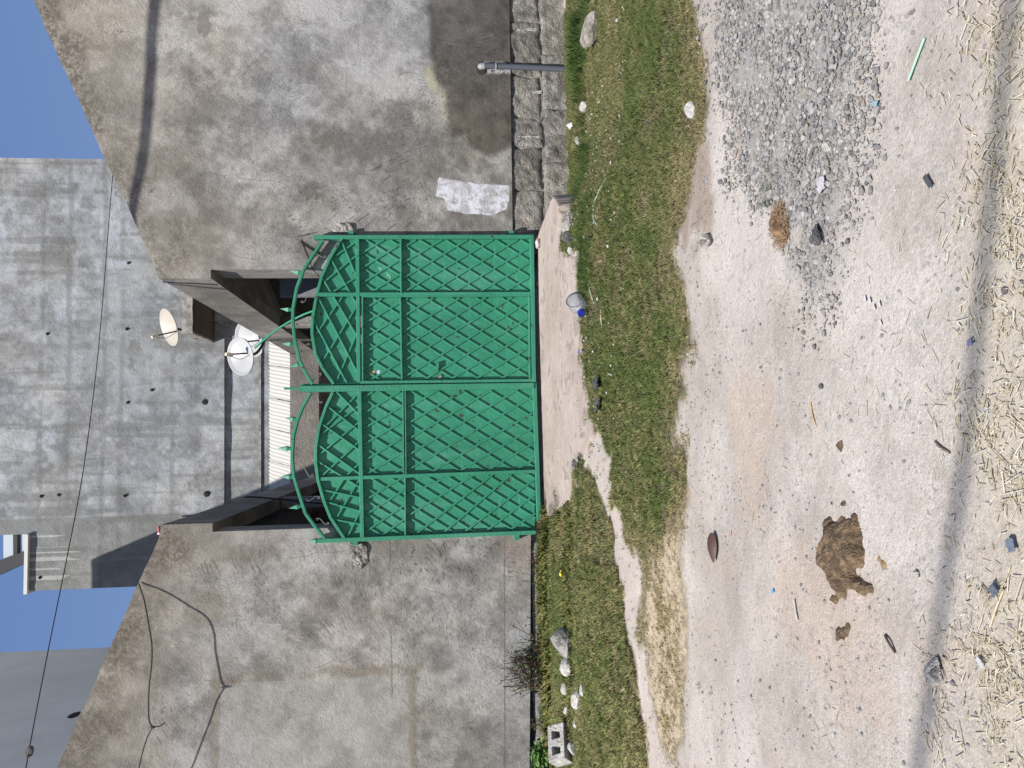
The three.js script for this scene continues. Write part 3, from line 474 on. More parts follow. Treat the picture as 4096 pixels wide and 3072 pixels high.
{
  const gp = std({ color: rgb(44, 140, 106), roughness: 0.5 }), p0 = W(1019, 1392, -2.2);
  const pts = [[1019, 1392, -2.2], [1096, 1327, -2.1], [1170, 1280, -2.0], [1240, 1248, -1.9], [1330, 1225, -1.8], [1500, 1205, -1.7]].map(([a, b, z]) => W(a, b, z)); const foot = pts[5].clone(); foot.y = -0.08; pts.push(foot);
  solo('green_bent_pipe', 'thin green pipe bending up behind the right gate leaf', 'pipe', tube(pts, 0.016, 60, 8), gp, [foot.x, -0.08, foot.z]);
  // sagging black wires in the courtyard
  const bw = std({ color: rgb(28, 28, 28) });
  solo('courtyard_wire', 'black wire sagging from the left beam across the gateway', 'wire', tube([W(905, 2020, -3.5), W(925, 2000, -3.5), W(985, 1988, -3.4), W(1100, 1995, -3.2), W(1190, 2004, -3.0), W(1330, 2020, -2.6)], 0.012, 50), bw, [W(905, 2020, -3.5).x, W(905, 2020, -3.5).y, -3.5]);
  solo('courtyard_wire', 'thin black wire lying along the top of the shaded beam', 'wire', tube([W(730, 2065, -1.4), W(760, 2062, -1.6), W(830, 2050, -2), W(900, 2042, -2.2), W(985, 2040, -2.4)], 0.009, 40), bw, [W(730, 2065, -1.4).x, W(730, 2065, -1.4).y, -1.4]);
  solo('courtyard_wire', 'thin black wire from balcony underside to the sunlit beam', 'wire', tube([W(852, 1290, -11.6), W(890, 1290, -11), W(910, 1300, -10.5), W(945, 1309, -9.6), W(965, 1307, -8.9)], 0.012, 40), bw, [W(852, 1290, -11.6).x, W(852, 1290, -11.6).y, -11.6]);
}

// ---------------------------------------------------------------- the green gate: two leaves
const ZS = 0.05, ZL = 0.0745, ZFR = 0.118;                                   // sheet face, lattice face, frame face
const A = (x, y) => { const p = W(1200 + x / 1.8433, 900 + y / 1.8433, 0.09); return [p.x, p.y]; };
const B = (x, y) => A(x, y + 600 * 1.8433);
const C = (x, y) => { const p = W(500 + x / 2.212, 900 + y / 2.212, 0.09); return [p.x, p.y]; };
const E = (x, y) => C(x, y + 600 * 2.212);
const paintTex = tex(1024, 1024, (u, v) => {
  const x = u * 3, y = v * 3, n = fbm(x * 1.7, y * 1.7, 4), m = fbm(x * 8, y * 8, 3), f = vn(x * 120, y * 120);
  let c = mix3([37, 115, 88], [49, 132, 103], clamp(0.5 + (n - 0.5) * 1.4 + (m - 0.5) * 0.5)); c = mix3(c, [78, 140, 118], sst(0.6, 0.78, fbm(x * 5 + 9, y * 1.2, 4)) * 0.45);
  const ch = fbm(x * 17 + 3, y * 17, 3); if (ch > 0.80) c = mix3(c, ch > 0.82 ? [60, 52, 46] : [30, 98, 74], sst(0.80, 0.815, ch));
  c = mix3(c, [96, 150, 130], sst(0.86, 0.96, vn(x * 3.2, y * 70)) * 0.35); const k = 1 + (f - 0.5) * 0.07; return [c[0] * k, c[1] * k, c[2] * k];
}, { repeat: [1 / 3, 1 / 3] });
M.green = std({ map: paintTex, roughness: 0.52, bumpMap: grain, bumpScale: 0.0012 });
M.sheet = std({ map: paintTex, roughness: 0.5, bumpMap: grainBroad, bumpScale: 0.0035 });
M.frameWorn = std({ map: paintTex, color: new THREE.Color(0.97, 0.96, 0.96), roughness: 0.6, bumpMap: grainFine, bumpScale: 0.0025 });
M.wire = std({ color: rgb(120, 120, 116), roughness: 0.5, metalness: 0.4 });
const gateR = thing('gate_leaf', 'green lattice gate leaf with a wicket door, on the right', 'gate', [1.5, -0.03, 0.06]);
const gateL = thing('gate_leaf', 'green lattice gate leaf without a door, on the left, carrying the tall middle post', 'gate', [-0.3, -0.03, 0.06]);

const archR = [[310, 100], [225, 240], [160, 385], [125, 520], [95, 680], [90, 800], [115, 950], [170, 1060], [250, 1172]];
const archL = [[1845, 140], [1780, 280], [1720, 460], [1690, 640], [1690, 780], [1710, 930], [1760, 1110], [1820, 1260], [1945, 1448]];
const upR = [[1750, 140], [1650, 290], [1580, 400], [1520, 560], [1487, 740], [1485, 860], [1500, 1000], [1545, 1200], [1600, 1310], [1660, 1412]];
const upL = [[1645, 155], [1570, 290], [1525, 400], [1490, 540], [1478, 740], [1495, 900], [1540, 1050], [1600, 1230], [1690, 1350], [1770, 1450]];
const seg = (t, n, p, q, w, m = M.green, z0 = 0.03, z1 = ZFR) => part(t, n, bar(p, q, w, z0, z1), m);

// clip the line y = y0 + s (x - x0) to a convex panel given in survey coordinates
function clipSeg(poly, x0, y0, s) {
  let t0 = -1e9, t1 = 1e9; const sg = Math.sign(poly.reduce((a, p, i) => { const q = poly[(i + 1) % poly.length]; return a + p[0] * q[1] - q[0] * p[1]; }, 0));
  for (let i = 0; i < poly.length; i++) { const p = poly[i], q = poly[(i + 1) % poly.length], nx = -(q[1] - p[1]) * sg, ny = (q[0] - p[0]) * sg, den = nx + ny * s, num = nx * (p[0] - x0) + ny * (p[1] - y0); if (Math.abs(den) < 1e-9) continue; const t = num / den; if (den > 0) t0 = Math.max(t0, t); else t1 = Math.min(t1, t); }
  return t1 - t0 > 12 ? [[x0 + t0, y0 + s * t0], [x0 + t1, y0 + s * t1]] : null;
}
const jit = rng(11);
function lattice(owner, poly, map, [ax, ay], [bx, by], step, s1 = -0.595, s2 = 0.62) {
  for (let k = -14; k <= 14; k++) {
    let c = clipSeg(poly, bx + k * step + (jit() - 0.5) * 8, by, s2 + (jit() - 0.5) * 0.02); if (c) part(owner, 'lattice_bar', bar(map(...c[0]), map(...c[1]), 0.02, ZS + 0.001, ZL - 0.004 + jit() * 0.001), M.green);
    c = clipSeg(poly, ax + k * step + (jit() - 0.5) * 8, ay, s1 + (jit() - 0.5) * 0.02); if (c) part(owner, 'lattice_bar', bar(map(...c[0]), map(...c[1]), 0.024, ZS + 0.002, ZL + jit() * 0.001), M.green);
  }
}
const bars = (owner, list, map, w = 0.021, z = ZL) => list.forEach(([a, b], i) => part(owner, 'lattice_bar', bar(map(...a), map(...b), w, ZS + 0.002, z + 0.0007 * (i % 5)), M.green));

// right leaf
const midR = (x) => mix(512, 508, (x - 140) / 1560);
part(gateR, 'sheet', mergeGeometries([
  poly3([...archR.map((p) => A(...p)), A(430, 1160), A(425, 92)], ZS - 0.003, ZS), poly3([A(425, 92), A(428, 510), A(1710, 506), A(1710, 92)], ZS - 0.0032, ZS - 0.0001),
]), M.sheet);
seg(gateR, 'stile', A(105, 92), A(1722, 88), 0.046, M.frameWorn); seg(gateR, 'rail', A(1708, 104), A(1724, 1160), 0.05, M.frameWorn, 0.03, ZFR - 0.003);
seg(gateR, 'rail', A(424, 106), A(434, 1160), 0.043, M.green, 0.03, ZFR - 0.002); seg(gateR, 'stile', A(138, 514), A(1698, 508), 0.045, M.green, 0.03, ZFR - 0.004);
seg(gateR, 'rail', A(743, 106), A(746, 500), 0.02, M.green, 0.03, ZFR - 0.006); seg(gateR, 'closing_edge', A(238, 1172), A(440, 1166), 0.02, M.green, 0.03, ZFR - 0.03);
part(gateR, 'arch', strip(archR.map((p) => A(...p)), 0.034, 0.03, ZFR - 0.005), M.green); part(gateR, 'arch', strip(upR.map((p) => C(...p)), 0.032, 0.055, ZFR - 0.004), M.green);
lattice(gateR, [[437, 106], [737, 106], [740, 497], [440, 497]], A, [445, 320], [555, 148], 180, -0.62); lattice(gateR, [[754, 106], [1692, 104], [1692, 490], [757, 492]], A, [1090, 190], [860, 205], 186);
bars(gateR, [[[310, 125], [410, 365]], [[225, 245], [412, 575]], [[165, 390], [415, 810]], [[135, 535], [420, 1080]], [[100, 705], [345, 1162]]], A, 0.02, ZL + 0.018);
bars(gateR, [[[262, 225], [408, 125]], [[170, 425], [408, 228]], [[245, 490], [412, 385]], [[118, 805], [310, 532]], [[165, 1005], [410, 610]], [[265, 1160], [418, 800]]], A, 0.021, ZL + 0.008);
// wicket door
const door = part(gateR, 'wicket_door', poly3([A(452, 524), A(452, 1152), A(1700, 1140), A(1690, 518)], ZS - 0.0034, ZS - 0.0004), M.sheet, 'wicket door set into the right leaf');
seg(door, 'door_frame', A(462, 524), A(464, 1150), 0.018, M.green, 0.03, ZFR - 0.001); seg(door, 'door_frame', A(455, 529), A(1694, 522), 0.018, M.green, 0.03, ZFR - 0.0015);
seg(door, 'door_frame', A(444, 1160), A(1722, 1146), 0.034, M.frameWorn, 0.03, ZFR - 0.008); seg(door, 'door_frame', A(1690, 530), A(1694, 1136), 0.022, M.frameWorn, 0.03, ZFR - 0.006);
seg(door, 'door_rail', A(741, 536), A(752, 1142), 0.02, M.green, 0.03, ZFR - 0.007);
lattice(door, [[470, 540], [735, 540], [742, 1140], [472, 1145]], A, [470, 835], [655, 610], 186); lattice(door, [[755, 540], [1680, 530], [1684, 1128], [762, 1138]], A, [760, 785], [865, 612], 188);
{
  const lk = W(1761, 1507, ZS), g = new THREE.LatheGeometry([[0.001, 0.012], [0.010, 0.012], [0.012, 0.016], [0.02, 0.016], [0.021, 0]].map((p) => new THREE.Vector2(...p)), 20); g.rotateX(Math.PI / 2); g.translate(lk.x, lk.y, ZS + 0.001);
  part(door, 'lock', g, std({ color: rgb(150, 132, 118), metalness: 0.5, roughness: 0.45 }), 'round rusty lock cylinder');
  const pl = W(1748, 1470, ZS); const pg = box(-0.05, -0.018, 0, 0.05, 0.018, 0.05); pg.rotateZ(0.55 - Math.PI / 2 + 0.9); pg.translate(pl.x, pl.y, ZS + 0.001); part(door, 'lock_cover', pg, M.green);
  const rh = W(1745, 1492, ZS), rg = rock(3, 0.018, 0.014, 0.004, 1, 2); rg.translate(rh.x, rh.y, ZS + 0.001); part(door, 'rust_spot', rg, std({ color: rgb(70, 44, 36) }));
  const sticker = (px, py, w, h, rot, draw, label) => {
    const cv = document.createElement('canvas'); cv.width = 64; cv.height = 64; draw(cv.getContext('2d')); const t = new THREE.CanvasTexture(cv); t.colorSpace = THREE.SRGBColorSpace;
    const p = W(px, py, ZS), g = new THREE.PlaneGeometry(w, h); g.rotateZ(rot); g.translate(p.x, p.y, ZS + 0.0015); part(door, 'sticker', g, std({ map: t, roughness: 0.6 }), label);
  };
  sticker(1486, 1494, 0.062, 0.062, -0.12, (c) => { c.fillStyle = '#e6d48a'; c.fillRect(0, 0, 64, 64); c.fillStyle = '#4a3a18'; c.fillRect(0, 0, 64, 30); c.fillStyle = '#d9b23c'; for (let i = 0; i < 5; i++) c.fillRect(4 + i * 12, 6, 8, 9); c.fillStyle = '#b5462e'; c.fillRect(6, 18, 30, 8); c.fillStyle = '#6b5a1e'; for (let i = 0; i < 4; i++) { c.fillRect(5 + i * 14, 36, 9, 7); c.fillRect(7 + i * 14, 50, 8, 6); } }, 'yellow and dark printed sticker');
  sticker(1514, 1490, 0.05, 0.036, 0, (c) => { c.fillStyle = '#c9c4e2'; c.fillRect(0, 0, 64, 64); c.fillStyle = '#5a4c9c'; for (let i = 0; i < 5; i++) { c.fillRect(4 + i * 12, 8, 7, 12); c.fillRect(6 + i * 11, 40, 8, 12); } c.fillStyle = '#e9e6f4'; c.fillRect(4, 26, 54, 8); }, 'small lilac printed sticker');
  const S = (x, y) => { const p = W(1480 + x / 9.064, 1020 + y / 9.064, ZS); return [p.x, p.y]; };
  const strokes = [[[305, 420], [370, 510], [440, 480]], [[320, 510], [370, 550], [395, 520]], [[880, 830], [820, 910], [780, 915], [760, 870]], [[745, 765], [740, 830], [690, 840], [672, 820]], [[672, 770], [700, 742], [710, 770]], [[600, 780], [735, 705]], [[600, 715], [640, 700], [668, 678]], [[575, 650], [612, 662], [640, 645]]];
  const chalk = std({ color: rgb(176, 205, 192) }); strokes.forEach((s) => part(gateR, 'chalk_stroke', strip(s.map((q) => S(...q)), 0.0045, ZS + 0.0002, ZS + 0.0012), chalk, 'faint hand-scratched stroke'));
}
// left leaf
part(gateL, 'sheet', mergeGeometries([poly3([...archL.map((p) => E(...p)), B(462, 1200), B(440, 105)], ZS - 0.003, ZS), poly3([B(440, 105), B(462, 1200), B(1735, 1160), B(1725, 85)], ZS - 0.0032, ZS - 0.0001)]), M.sheet);
seg(gateL, 'middle_post', B(-2, 104), B(1722, 80), 0.072, M.frameWorn, 0.03, ZFR + 0.012); seg(gateL, 'closing_edge', B(0, 74), B(1700, 56), 0.03, M.green, 0.02, 0.07);
part(gateL, 'post_rod', bar(E(1405, 118), E(1580, 120), 0.026, 0.05, 0.08), M.green);
seg(gateL, 'rail', B(1728, 60), B(1762, 1080), 0.05, M.frameWorn, 0.03, ZFR - 0.003); seg(gateL, 'stile', B(135, 1222), B(1735, 1158), 0.048, M.frameWorn, 0.03, ZFR);
seg(gateL, 'rail', B(439, 118), B(460, 1208), 0.046, M.green, 0.03, ZFR - 0.002); seg(gateL, 'stile', B(155, 766), B(1752, 708), 0.042, M.green, 0.03, ZFR - 0.004);
seg(gateL, 'rail', B(759, 112), B(766, 738), 0.016, M.frameWorn, 0.03, ZFR - 0.006); seg(gateL, 'rail', B(776, 112), B(783, 738), 0.014, M.frameWorn, 0.03, ZFR - 0.008); seg(gateL, 'rail', B(775, 745), B(777, 1186), 0.02, M.green, 0.03, ZFR - 0.006);
part(gateL, 'arch', strip(archL.map((p) => E(...p)), 0.034, 0.03, ZFR - 0.005), M.green); part(gateL, 'arch', strip(upL.map((p) => E(...p)), 0.032, 0.055, ZFR - 0.004), M.green);
lattice(gateL, [[458, 124], [753, 120], [758, 728], [466, 738]], B, [470, 280], [650, 165], 195); lattice(gateL, [[787, 118], [1712, 104], [1728, 690], [794, 718]], B, [790, 475], [905, 172], 196);
bars(gateL, [[[795, 880], [1110, 742]], [[795, 1040], [1280, 738]], [[860, 1168], [1420, 736]], [[1060, 1162], [1560, 733]], [[1215, 1156], [1735, 765]], [[1375, 1150], [1738, 880]], [[1545, 1144], [1738, 1020]]], B, 0.022, ZL + 0.003);
bars(gateL, [[[480, 922], [755, 757]], [[480, 1032], [765, 850]], [[480, 1160], [768, 960]], [[600, 1186], [770, 1062]]], B, 0.022, ZL + 0.003);
for (const [poly, bx, by, st] of [[[[790, 750], [1735, 728], [1740, 1155], [790, 1178]], 945, 948, 155], [[[470, 762], [765, 752], [768, 1182], [476, 1190]], 650, 840, 150]]) for (let k = -8; k < 9; k++) { const c = clipSeg(poly, bx + k * st, by, 0.62); if (c) part(gateL, 'lattice_bar', bar(B(...c[0]), B(...c[1]), 0.022, ZS + 0.001, ZL - 0.005), M.green); }
bars(gateL, [[[270, 124], [433, 290]], [[195, 225], [435, 410]], [[155, 355], [438, 555]], [[135, 515], [440, 730]], [[125, 632], [442, 830]], [[160, 845], [445, 905]], [[190, 935], [445, 1005]], [[250, 1065], [445, 1100]]], B, 0.02, ZL + 0.018);
bars(gateL, [[[195, 370], [425, 140]], [[150, 440], [428, 232]], [[138, 590], [430, 350]], [[160, 745], [435, 490]], [[350, 735], [438, 650]], [[225, 920], [320, 772]], [[275, 1045], [435, 772]], [[350, 1195], [440, 1010]]], B, 0.021, ZL + 0.008);
// spearheads and scrolls between the two arches
function spear(t, p, q) { const L = Math.hypot(q[0] - p[0], q[1] - p[1]); const g = new THREE.LatheGeometry([[0.001, 0], [0.017, 0.002], [0.034, L * 0.34], [0.001, L]].map((v) => new THREE.Vector2(...v)), 4).toNonIndexed(); g.computeVertexNormals(); g.rotateY(0.5); g.rotateZ(Math.atan2(q[1] - p[1], q[0] - p[0]) - Math.PI / 2); g.translate(p[0], p[1], 0.08); part(t, 'spearhead', planarUV(g), M.green); }
[[[1568, 430], [1462, 405]], [[1480, 750], [1372, 740]], [[1497, 1052], [1388, 1050]], [[1560, 1222], [1458, 1257]]].forEach(([a, b]) => spear(gateR, C(...a), C(...b)));
[[[1522, 396], [1408, 380]], [[1474, 652], [1348, 648]], [[1490, 902], [1376, 898]], [[1560, 1158], [1448, 1180]]].forEach(([a, b]) => spear(gateL, E(...a), E(...b)));
spear(gateL, B(140, 1222), B(66, 1224));
function scroll(t, p, q, flip = 1) {
  const dx = q[0] - p[0], dy = q[1] - p[1], L = Math.hypot(dx, dy), ux = dx / L, uy = dy / L, pts = [];
  for (let i = 0; i <= 44; i++) { const f = i / 44, e = Math.abs(f - 0.5) * 2, sgn = f < 0.5 ? 1 : -1; let a = f * L, b = 0.16 * L * Math.sin(f * 2 * Math.PI) * flip; if (e > 0.62) { const th = (e - 0.62) / 0.38 * 5.2, r = 0.075 * L * (1 - (e - 0.62) * 1.2); const c = f < 0.5 ? 0.19 * L : 0.81 * L, b0 = 0.16 * L * Math.sin((f < 0.5 ? 0.19 : 0.81) * 2 * Math.PI) * flip; a = c - sgn * r * Math.sin(th); b = b0 - sgn * flip * r * (1 - Math.cos(th)); } pts.push(new V3(p[0] + ux * a - uy * b, p[1] + uy * a + ux * b, 0.085)); }
  part(t, 'scroll', new THREE.TubeGeometry(new THREE.CatmullRomCurve3(pts), 60, 0.0042, 5), M.wire);
}
[[[1790, 262], [1675, 290], 1], [[1720, 402], [1590, 450], 1], [[1672, 608], [1535, 680], -1], [[1645, 825], [1508, 905], 1], [[1650, 1055], [1535, 1110], -1], [[1730, 1290], [1668, 1400], 1]].forEach(([a, b, f]) => scroll(gateR, C(...a), C(...b), f));
[[[1765, 240], [1645, 180], 1], [[1695, 450], [1565, 345], 1], [[1680, 630], [1495, 635], -1], [[1695, 885], [1515, 830], 1], [[1742, 1105], [1575, 1085], -1], [[1825, 1300], [1668, 1290], 1]].forEach(([a, b, f]) => scroll(gateL, E(...a), E(...b), f));
// hinges into the wall
for (const [t, p] of [[gateR, A(375, 70)], [gateR, A(1560, 70)], [gateL, B(405, 1226)], [gateL, B(1600, 1188)]]) { const sg = t === gateR ? 1 : -1; part(t, 'hinge', box(p[0] - 0.01 * sg, p[1] - 0.03, -0.02, p[0] + 0.05 * sg, p[1] + 0.03, 0.075), M.frameWorn); }

// ---------------------------------------------------------------- cables, pipe and small fittings on the walls
const px2m = (p) => p.distanceTo(EYE) / FOCAL;
{
  const blk = std({ color: rgb(38, 36, 34), roughness: 0.7 });
  const pts = [[554, 2333, 0.012], [575, 2395, 0.1], [595, 2500, 0.22], [607, 2580, 0.3], [606, 2660, 0.34], [597, 2740, 0.36], [594, 2830, 0.38], [598, 2888, 0.39], [611, 2908, 0.39]].map(([a, b, z]) => W(a, b, z));
  const t = thing('loose_cable', 'thin black cable hanging loose in front of the left wall', 'cable', [pts[0].x, pts[0].y, 0]);
  part(t, 'cable', tube(pts, 0.0075, 80), blk); part(t, 'cable', tube([[611, 2908, 0.39], [585, 2960, 0.38], [555, 3072, 0.36], [520, 3250, 0.3], [470, 3500, 0.1]].map(([a, b, z]) => W(a, b, z)), 0.0075, 60), blk);
  part(t, 'knot', (() => { const g = rock(4, 0.018, 0.03, 0.018, 1, 2); const p = W(611, 2908, 0.39); g.translate(p.x, p.y, p.z); return g; })(), blk);
  part(t, 'loose_end', tube([[611, 2908, 0.39], [640, 2904, 0.38], [660, 2890, 0.36]].map(([a, b, z]) => W(a, b, z)), 0.006, 20), blk);
  // service wire crossing high up
  const sp = [[455, 640, -8], [440, 830, -7.4], [412, 1190, -6.2], [385, 1480, -5.2], [330, 1900, -3.8], [272, 2210, -3.0], [205, 2540, -2.3], [120, 2980, -1.5], [60, 3330, -0.9], [-60, 4100, 0.4]].map(([a, b, z]) => W(a, b, z));
  sp.unshift(W(465, 300, -9.1).add(new V3(0, 0, 0)));
  const w = thing('service_wire', 'thin black wire strung across the sky in front of the tall house', 'wire', [sp[0].x, sp[0].y, sp[0].z]);
  part(w, 'wire', tube(sp, 0.008, 120), blk);
  const q = W(118, 3005, -1.45), q2 = W(116, 3012, -1.45); const sl = rock(6, 0.05, 0.085, 0.02, 2, 3); sl.rotateZ(1.25); sl.translate(q.x, q.y, q.z); part(w, 'splice', sl, std({ color: rgb(70, 68, 64), roughness: 0.8 }));
  // thin cable down the end of the right beam
  const cb = [[651, 1128], [680, 1130], [760, 1134], [872, 1139]].map(([a, b]) => { const d = sight(a, b), k = (BR - 0.012 - EYE.x) / d.x; return EYE.clone().addScaledVector(d, k); });
  solo('beam_wire', 'thin wire running down the end of the sunlit right beam', 'wire', tube(cb, 0.006, 20), blk, [cb[0].x, cb[0].y, cb[0].z]);
  // rusty angle iron let into the wall above the right leaf
  const ir = thing('iron_bracket', 'rusty iron bar sticking out above the right gate leaf', 'bracket', [W(1195, 946).x, W(1195, 946).y, 0]);
  const rust = std({ color: rgb(58, 44, 38), roughness: 0.85 });
  part(ir, 'bar', rod(W(1200, 952, -0.02), W(1238, 1040, 0.10), 0.012), rust); part(ir, 'wire_end', tube([W(1194, 945, 0.03), W(1207, 944, 0.04), W(1225, 938, 0.05), W(1241, 934, 0.05)], 0.005, 16), rust);
  part(ir, 'tie_wire', tube([W(1238, 1040, 0.1), W(1250, 1075, 0.04), W(1262, 1090, -0.02), W(1278, 1108, -0.1)], 0.005, 24), blk);
  // red drink can on the crown of the left wall
  const c0 = W(632, 2123, -0.08), cn = thing('drink_can', 'small red can lying on top of the left wall', 'can', [c0.x, topL(c0.x), -0.08]), yy = topL(c0.x) + 0.03;
  const cg = new THREE.CylinderGeometry(0.028, 0.028, 0.085, 20); cg.rotateZ(Math.PI / 2 + 0.1); cg.translate(c0.x, yy, -0.08); part(cn, 'body', cg, std({ color: rgb(140, 20, 34), roughness: 0.35 }));
  const ce = new THREE.CylinderGeometry(0.024, 0.026, 0.01, 20); ce.rotateZ(Math.PI / 2 + 0.1); ce.translate(c0.x + 0.047, yy + 0.004, -0.08); part(cn, 'lid', ce, std({ color: rgb(60, 56, 58), metalness: 0.6, roughness: 0.4 }));
  const cw = new THREE.CylinderGeometry(0.0285, 0.0285, 0.02, 20); cw.rotateZ(Math.PI / 2 + 0.1); cw.translate(c0.x - 0.03, yy - 0.002, -0.08); part(cn, 'printed_band', cw, std({ color: rgb(214, 170, 176), roughness: 0.4 }));
  // drain pipe
  const pe = W(1925, 266), dp = thing('drain_pipe', 'grey plastic drain pipe coming out of the right wall down to the grass', 'pipe', [pe.x, -0.45, 0.05]);
  const pm = std({ color: rgb(80, 83, 92), roughness: 0.55 });
  const bottom = W(2285, 278, 0.07); part(dp, 'pipe', tube([W(1934, 264, 0.055), W(1950, 264, 0.055), W(2040, 267, 0.055), W(2140, 271, 0.06), bottom], 0.034, 30, 14), pm);
  part(dp, 'elbow', tube([W(1922, 266, -0.03), W(1923, 266, 0.02), W(1926, 265, 0.045), W(1940, 264, 0.055)], 0.039, 20, 14), std({ color: rgb(138, 138, 140), roughness: 0.5 }));
  part(dp, 'clip', (() => { const g = new THREE.TorusGeometry(0.037, 0.008, 8, 20); g.rotateX(Math.PI / 2); const p = W(1984, 265, 0.055); g.translate(p.x, p.y, p.z); return g; })(), std({ color: rgb(150, 148, 144) }));
  part(dp, 'chiselled_hole', (() => { const g = rock(21, 0.085, 0.06, 0.012, 2, 5); const p = W(1924, 272); g.translate(p.x - 0.01, p.y, 0.006); return g; })(), std({ color: rgb(46, 43, 40) }), 'dark broken hole round the pipe');
}
// overhead lines out of frame whose shadows cross the right wall and the road
{
  const rub = std({ color: rgb(30, 30, 32), roughness: 0.7 }), wd = std({ map: M.beam.map, color: new THREE.Color(0.8, 0.72, 0.62) });
  const up = (p, k) => p.clone().addScaledVector(sunDir, k);
  const line = (label, pts, r) => solo('overhead_cable', label, 'cable', tube(pts, r, 160, 8), rub, [pts[0].x, pts[0].y, pts[0].z]);
  const a = up(W(625, -20), 3.9), b = up(W(600, 330), 3.9), c = up(W(572, 620), 3.9), d = up(W(525, 850), 3.9), dir = new V3().subVectors(d, a);
  const e0 = a.clone().addScaledVector(dir, -2.6), e1 = d.clone().addScaledVector(dir, 3.0); e0.y -= 0.6; e1.y += 0.9;
  line('thick overhead cable above the right wall, outside the frame', [e0, a, b, c, d, e1], 0.036);
  const g = [[4040, 100], [4000, 420], [3955, 900], [3890, 1500], [3850, 1900], [3790, 2250], [3740, 2600], [3700, 2900]].map(([x, y]) => up(G(x, y), 9)), gd = new V3().subVectors(g[7], g[0]);
  const f0 = g[0].clone().addScaledVector(gd, -4.5), f1 = g[7].clone().addScaledVector(gd, 4.5); f0.y += 1.5; f1.y += 1.5;
  line('thick overhead cable behind the camera, outside the frame', [f0, ...g, f1], 0.019);
  for (const [p, l] of [[e0, 'wooden utility pole far right, outside the frame'], [e1, 'wooden utility pole far left of the gate, outside the frame'], [f0, 'wooden utility pole right of the road, outside the frame'], [f1, 'wooden utility pole left of the road, outside the frame']]) { const t = thing('utility_pole', l, 'pole', [p.x, -0.5, p.z]); part(t, 'pole', rod(new V3(p.x, -0.6, p.z), new V3(p.x, p.y + 0.4, p.z), 0.12, 12, 0.09), wd); part(t, 'cross_arm', box(p.x - 0.5, p.y - 0.12, p.z - 0.05, p.x + 0.5, p.y - 0.02, p.z + 0.05), wd); }
}

// ---------------------------------------------------------------- stones, block, litter, dung: single things
function rockAt(name, label, cat, px, py, w, h, mat, seed, f = G, flatten = 1) {
  const p = f(px, py), k = px2m(p), g = rock(seed, w * k / 1.75, h * k / 1.75, w * k / 2.3 * flatten, 2, 8); g.rotateY(seed); const y = p.y + h * k * 0.28; g.translate(p.x, y, p.z);
  return solo(name, label, cat, g, mat, [p.x, p.y, p.z]);
}
rockAt('rounded_stone', 'smooth rounded grey-brown stone in the grass below the drain pipe', 'stone', 2385, 128, 130, 78, std({ map: M.stone.map, color: new THREE.Color(0.8, 0.76, 0.7), bumpMap: grainFine, bumpScale: 0.006 }), 2);
rockAt('boulder', 'large pale grey boulder in the weeds by the left wall', 'boulder', 2285, 2568, 125, 95, M.stone, 17);
rockAt('rubble_stone', 'pale wedge of rubble just left of the boulder', 'stone', 2288, 2665, 80, 55, M.stonePale, 23);
rockAt('rubble_stone', 'upright white rubble stone, first in the row towards the hollow block', 'stone', 2280, 2752, 46, 42, M.stonePale, 29);
rockAt('rubble_stone', 'broken white rubble stone in front of the row', 'stone', 2322, 2798, 70, 40, M.stonePale, 31);
rockAt('rubble_stone', 'small white rubble stone, second in the row towards the hollow block', 'stone', 2282, 2842, 44, 32, M.stonePale, 37);
rockAt('rubble_stone', 'thin pale stone lying in the grass below the row', 'stone', 2336, 2755, 52, 22, M.stonePale, 41);
rockAt('rubble_stone', 'little white stone next to the hollow block', 'stone', 2312, 2898, 34, 24, M.stonePale, 43);
rockAt('footing_slab', 'long pale stone lying along the foot of the left wall', 'stone', 2172, 2855, 95, 22, M.stonePale, 47);
rockAt('concrete_chunk', 'rough grey concrete lump under the broken ramp edge', 'rubble', 2285, 890, 90, 50, M.stone, 53);
rockAt('concrete_chunk', 'tilted flat concrete piece under the tip of the ramp', 'rubble', 2275, 820, 80, 46, M.stone, 59);
rockAt('concrete_chunk', 'dark concrete piece at the corner of the broken ramp edge', 'rubble', 2285, 950, 60, 46, M.stoneDark, 61);
rockAt('concrete_chunk', 'small pale concrete crumb where ramp meets grass', 'rubble', 2298, 1000, 40, 36, M.stonePale, 67);
rockAt('white_stone', 'white stone at the edge of the grass by the rubble footing', 'stone', 2350, 428, 44, 36, M.stonePale, 71);
rockAt('white_stone', 'flat white stone below the white paper scrap', 'stone', 2322, 565, 50, 26, M.stonePale, 73);
rockAt('white_stone', 'small white stone beside the foot of the drain pipe', 'stone', 2290, 290, 18, 14, M.stonePale, 79);
rockAt('road_stone', 'grey stone half buried at the road edge near the dung-brown straw clump', 'stone', 2840, 958, 72, 50, M.stone, 83);
rockAt('road_stone', 'pale flat stone at the right-hand grass edge', 'stone', 2775, 440, 70, 44, M.stonePale, 89);
rockAt('road_stone', 'dark stone at the lower end of the gravel patch', 'stone', 3290, 955, 46, 66, M.stoneDark, 97);
rockAt('road_stone', 'pale flat slab of stone in the gravel patch', 'stone', 3320, 590, 46, 36, M.stonePale, 101);
rockAt('road_stone', 'flat tan stone half buried by the shadow line, lower left', 'stone', 3750, 2690, 112, 40, M.stone, 103, G, 0.9);
rockAt('road_stone', 'small round stone right of the large dung pat', 'stone', 3672, 2295, 26, 22, M.stone, 107);
rockAt('road_stone', 'dark square stone on the road near the middle', 'stone', 3290, 1545, 24, 22, M.stoneDark, 109);
rockAt('road_stone', 'small dark stone in the straw, lower right quarter', 'stone', 4025, 1160, 28, 22, M.stoneDark, 113);
rockAt('road_stone', 'white chalky stone in the straw', 'stone', 3955, 1645, 44, 22, M.stonePale, 127);
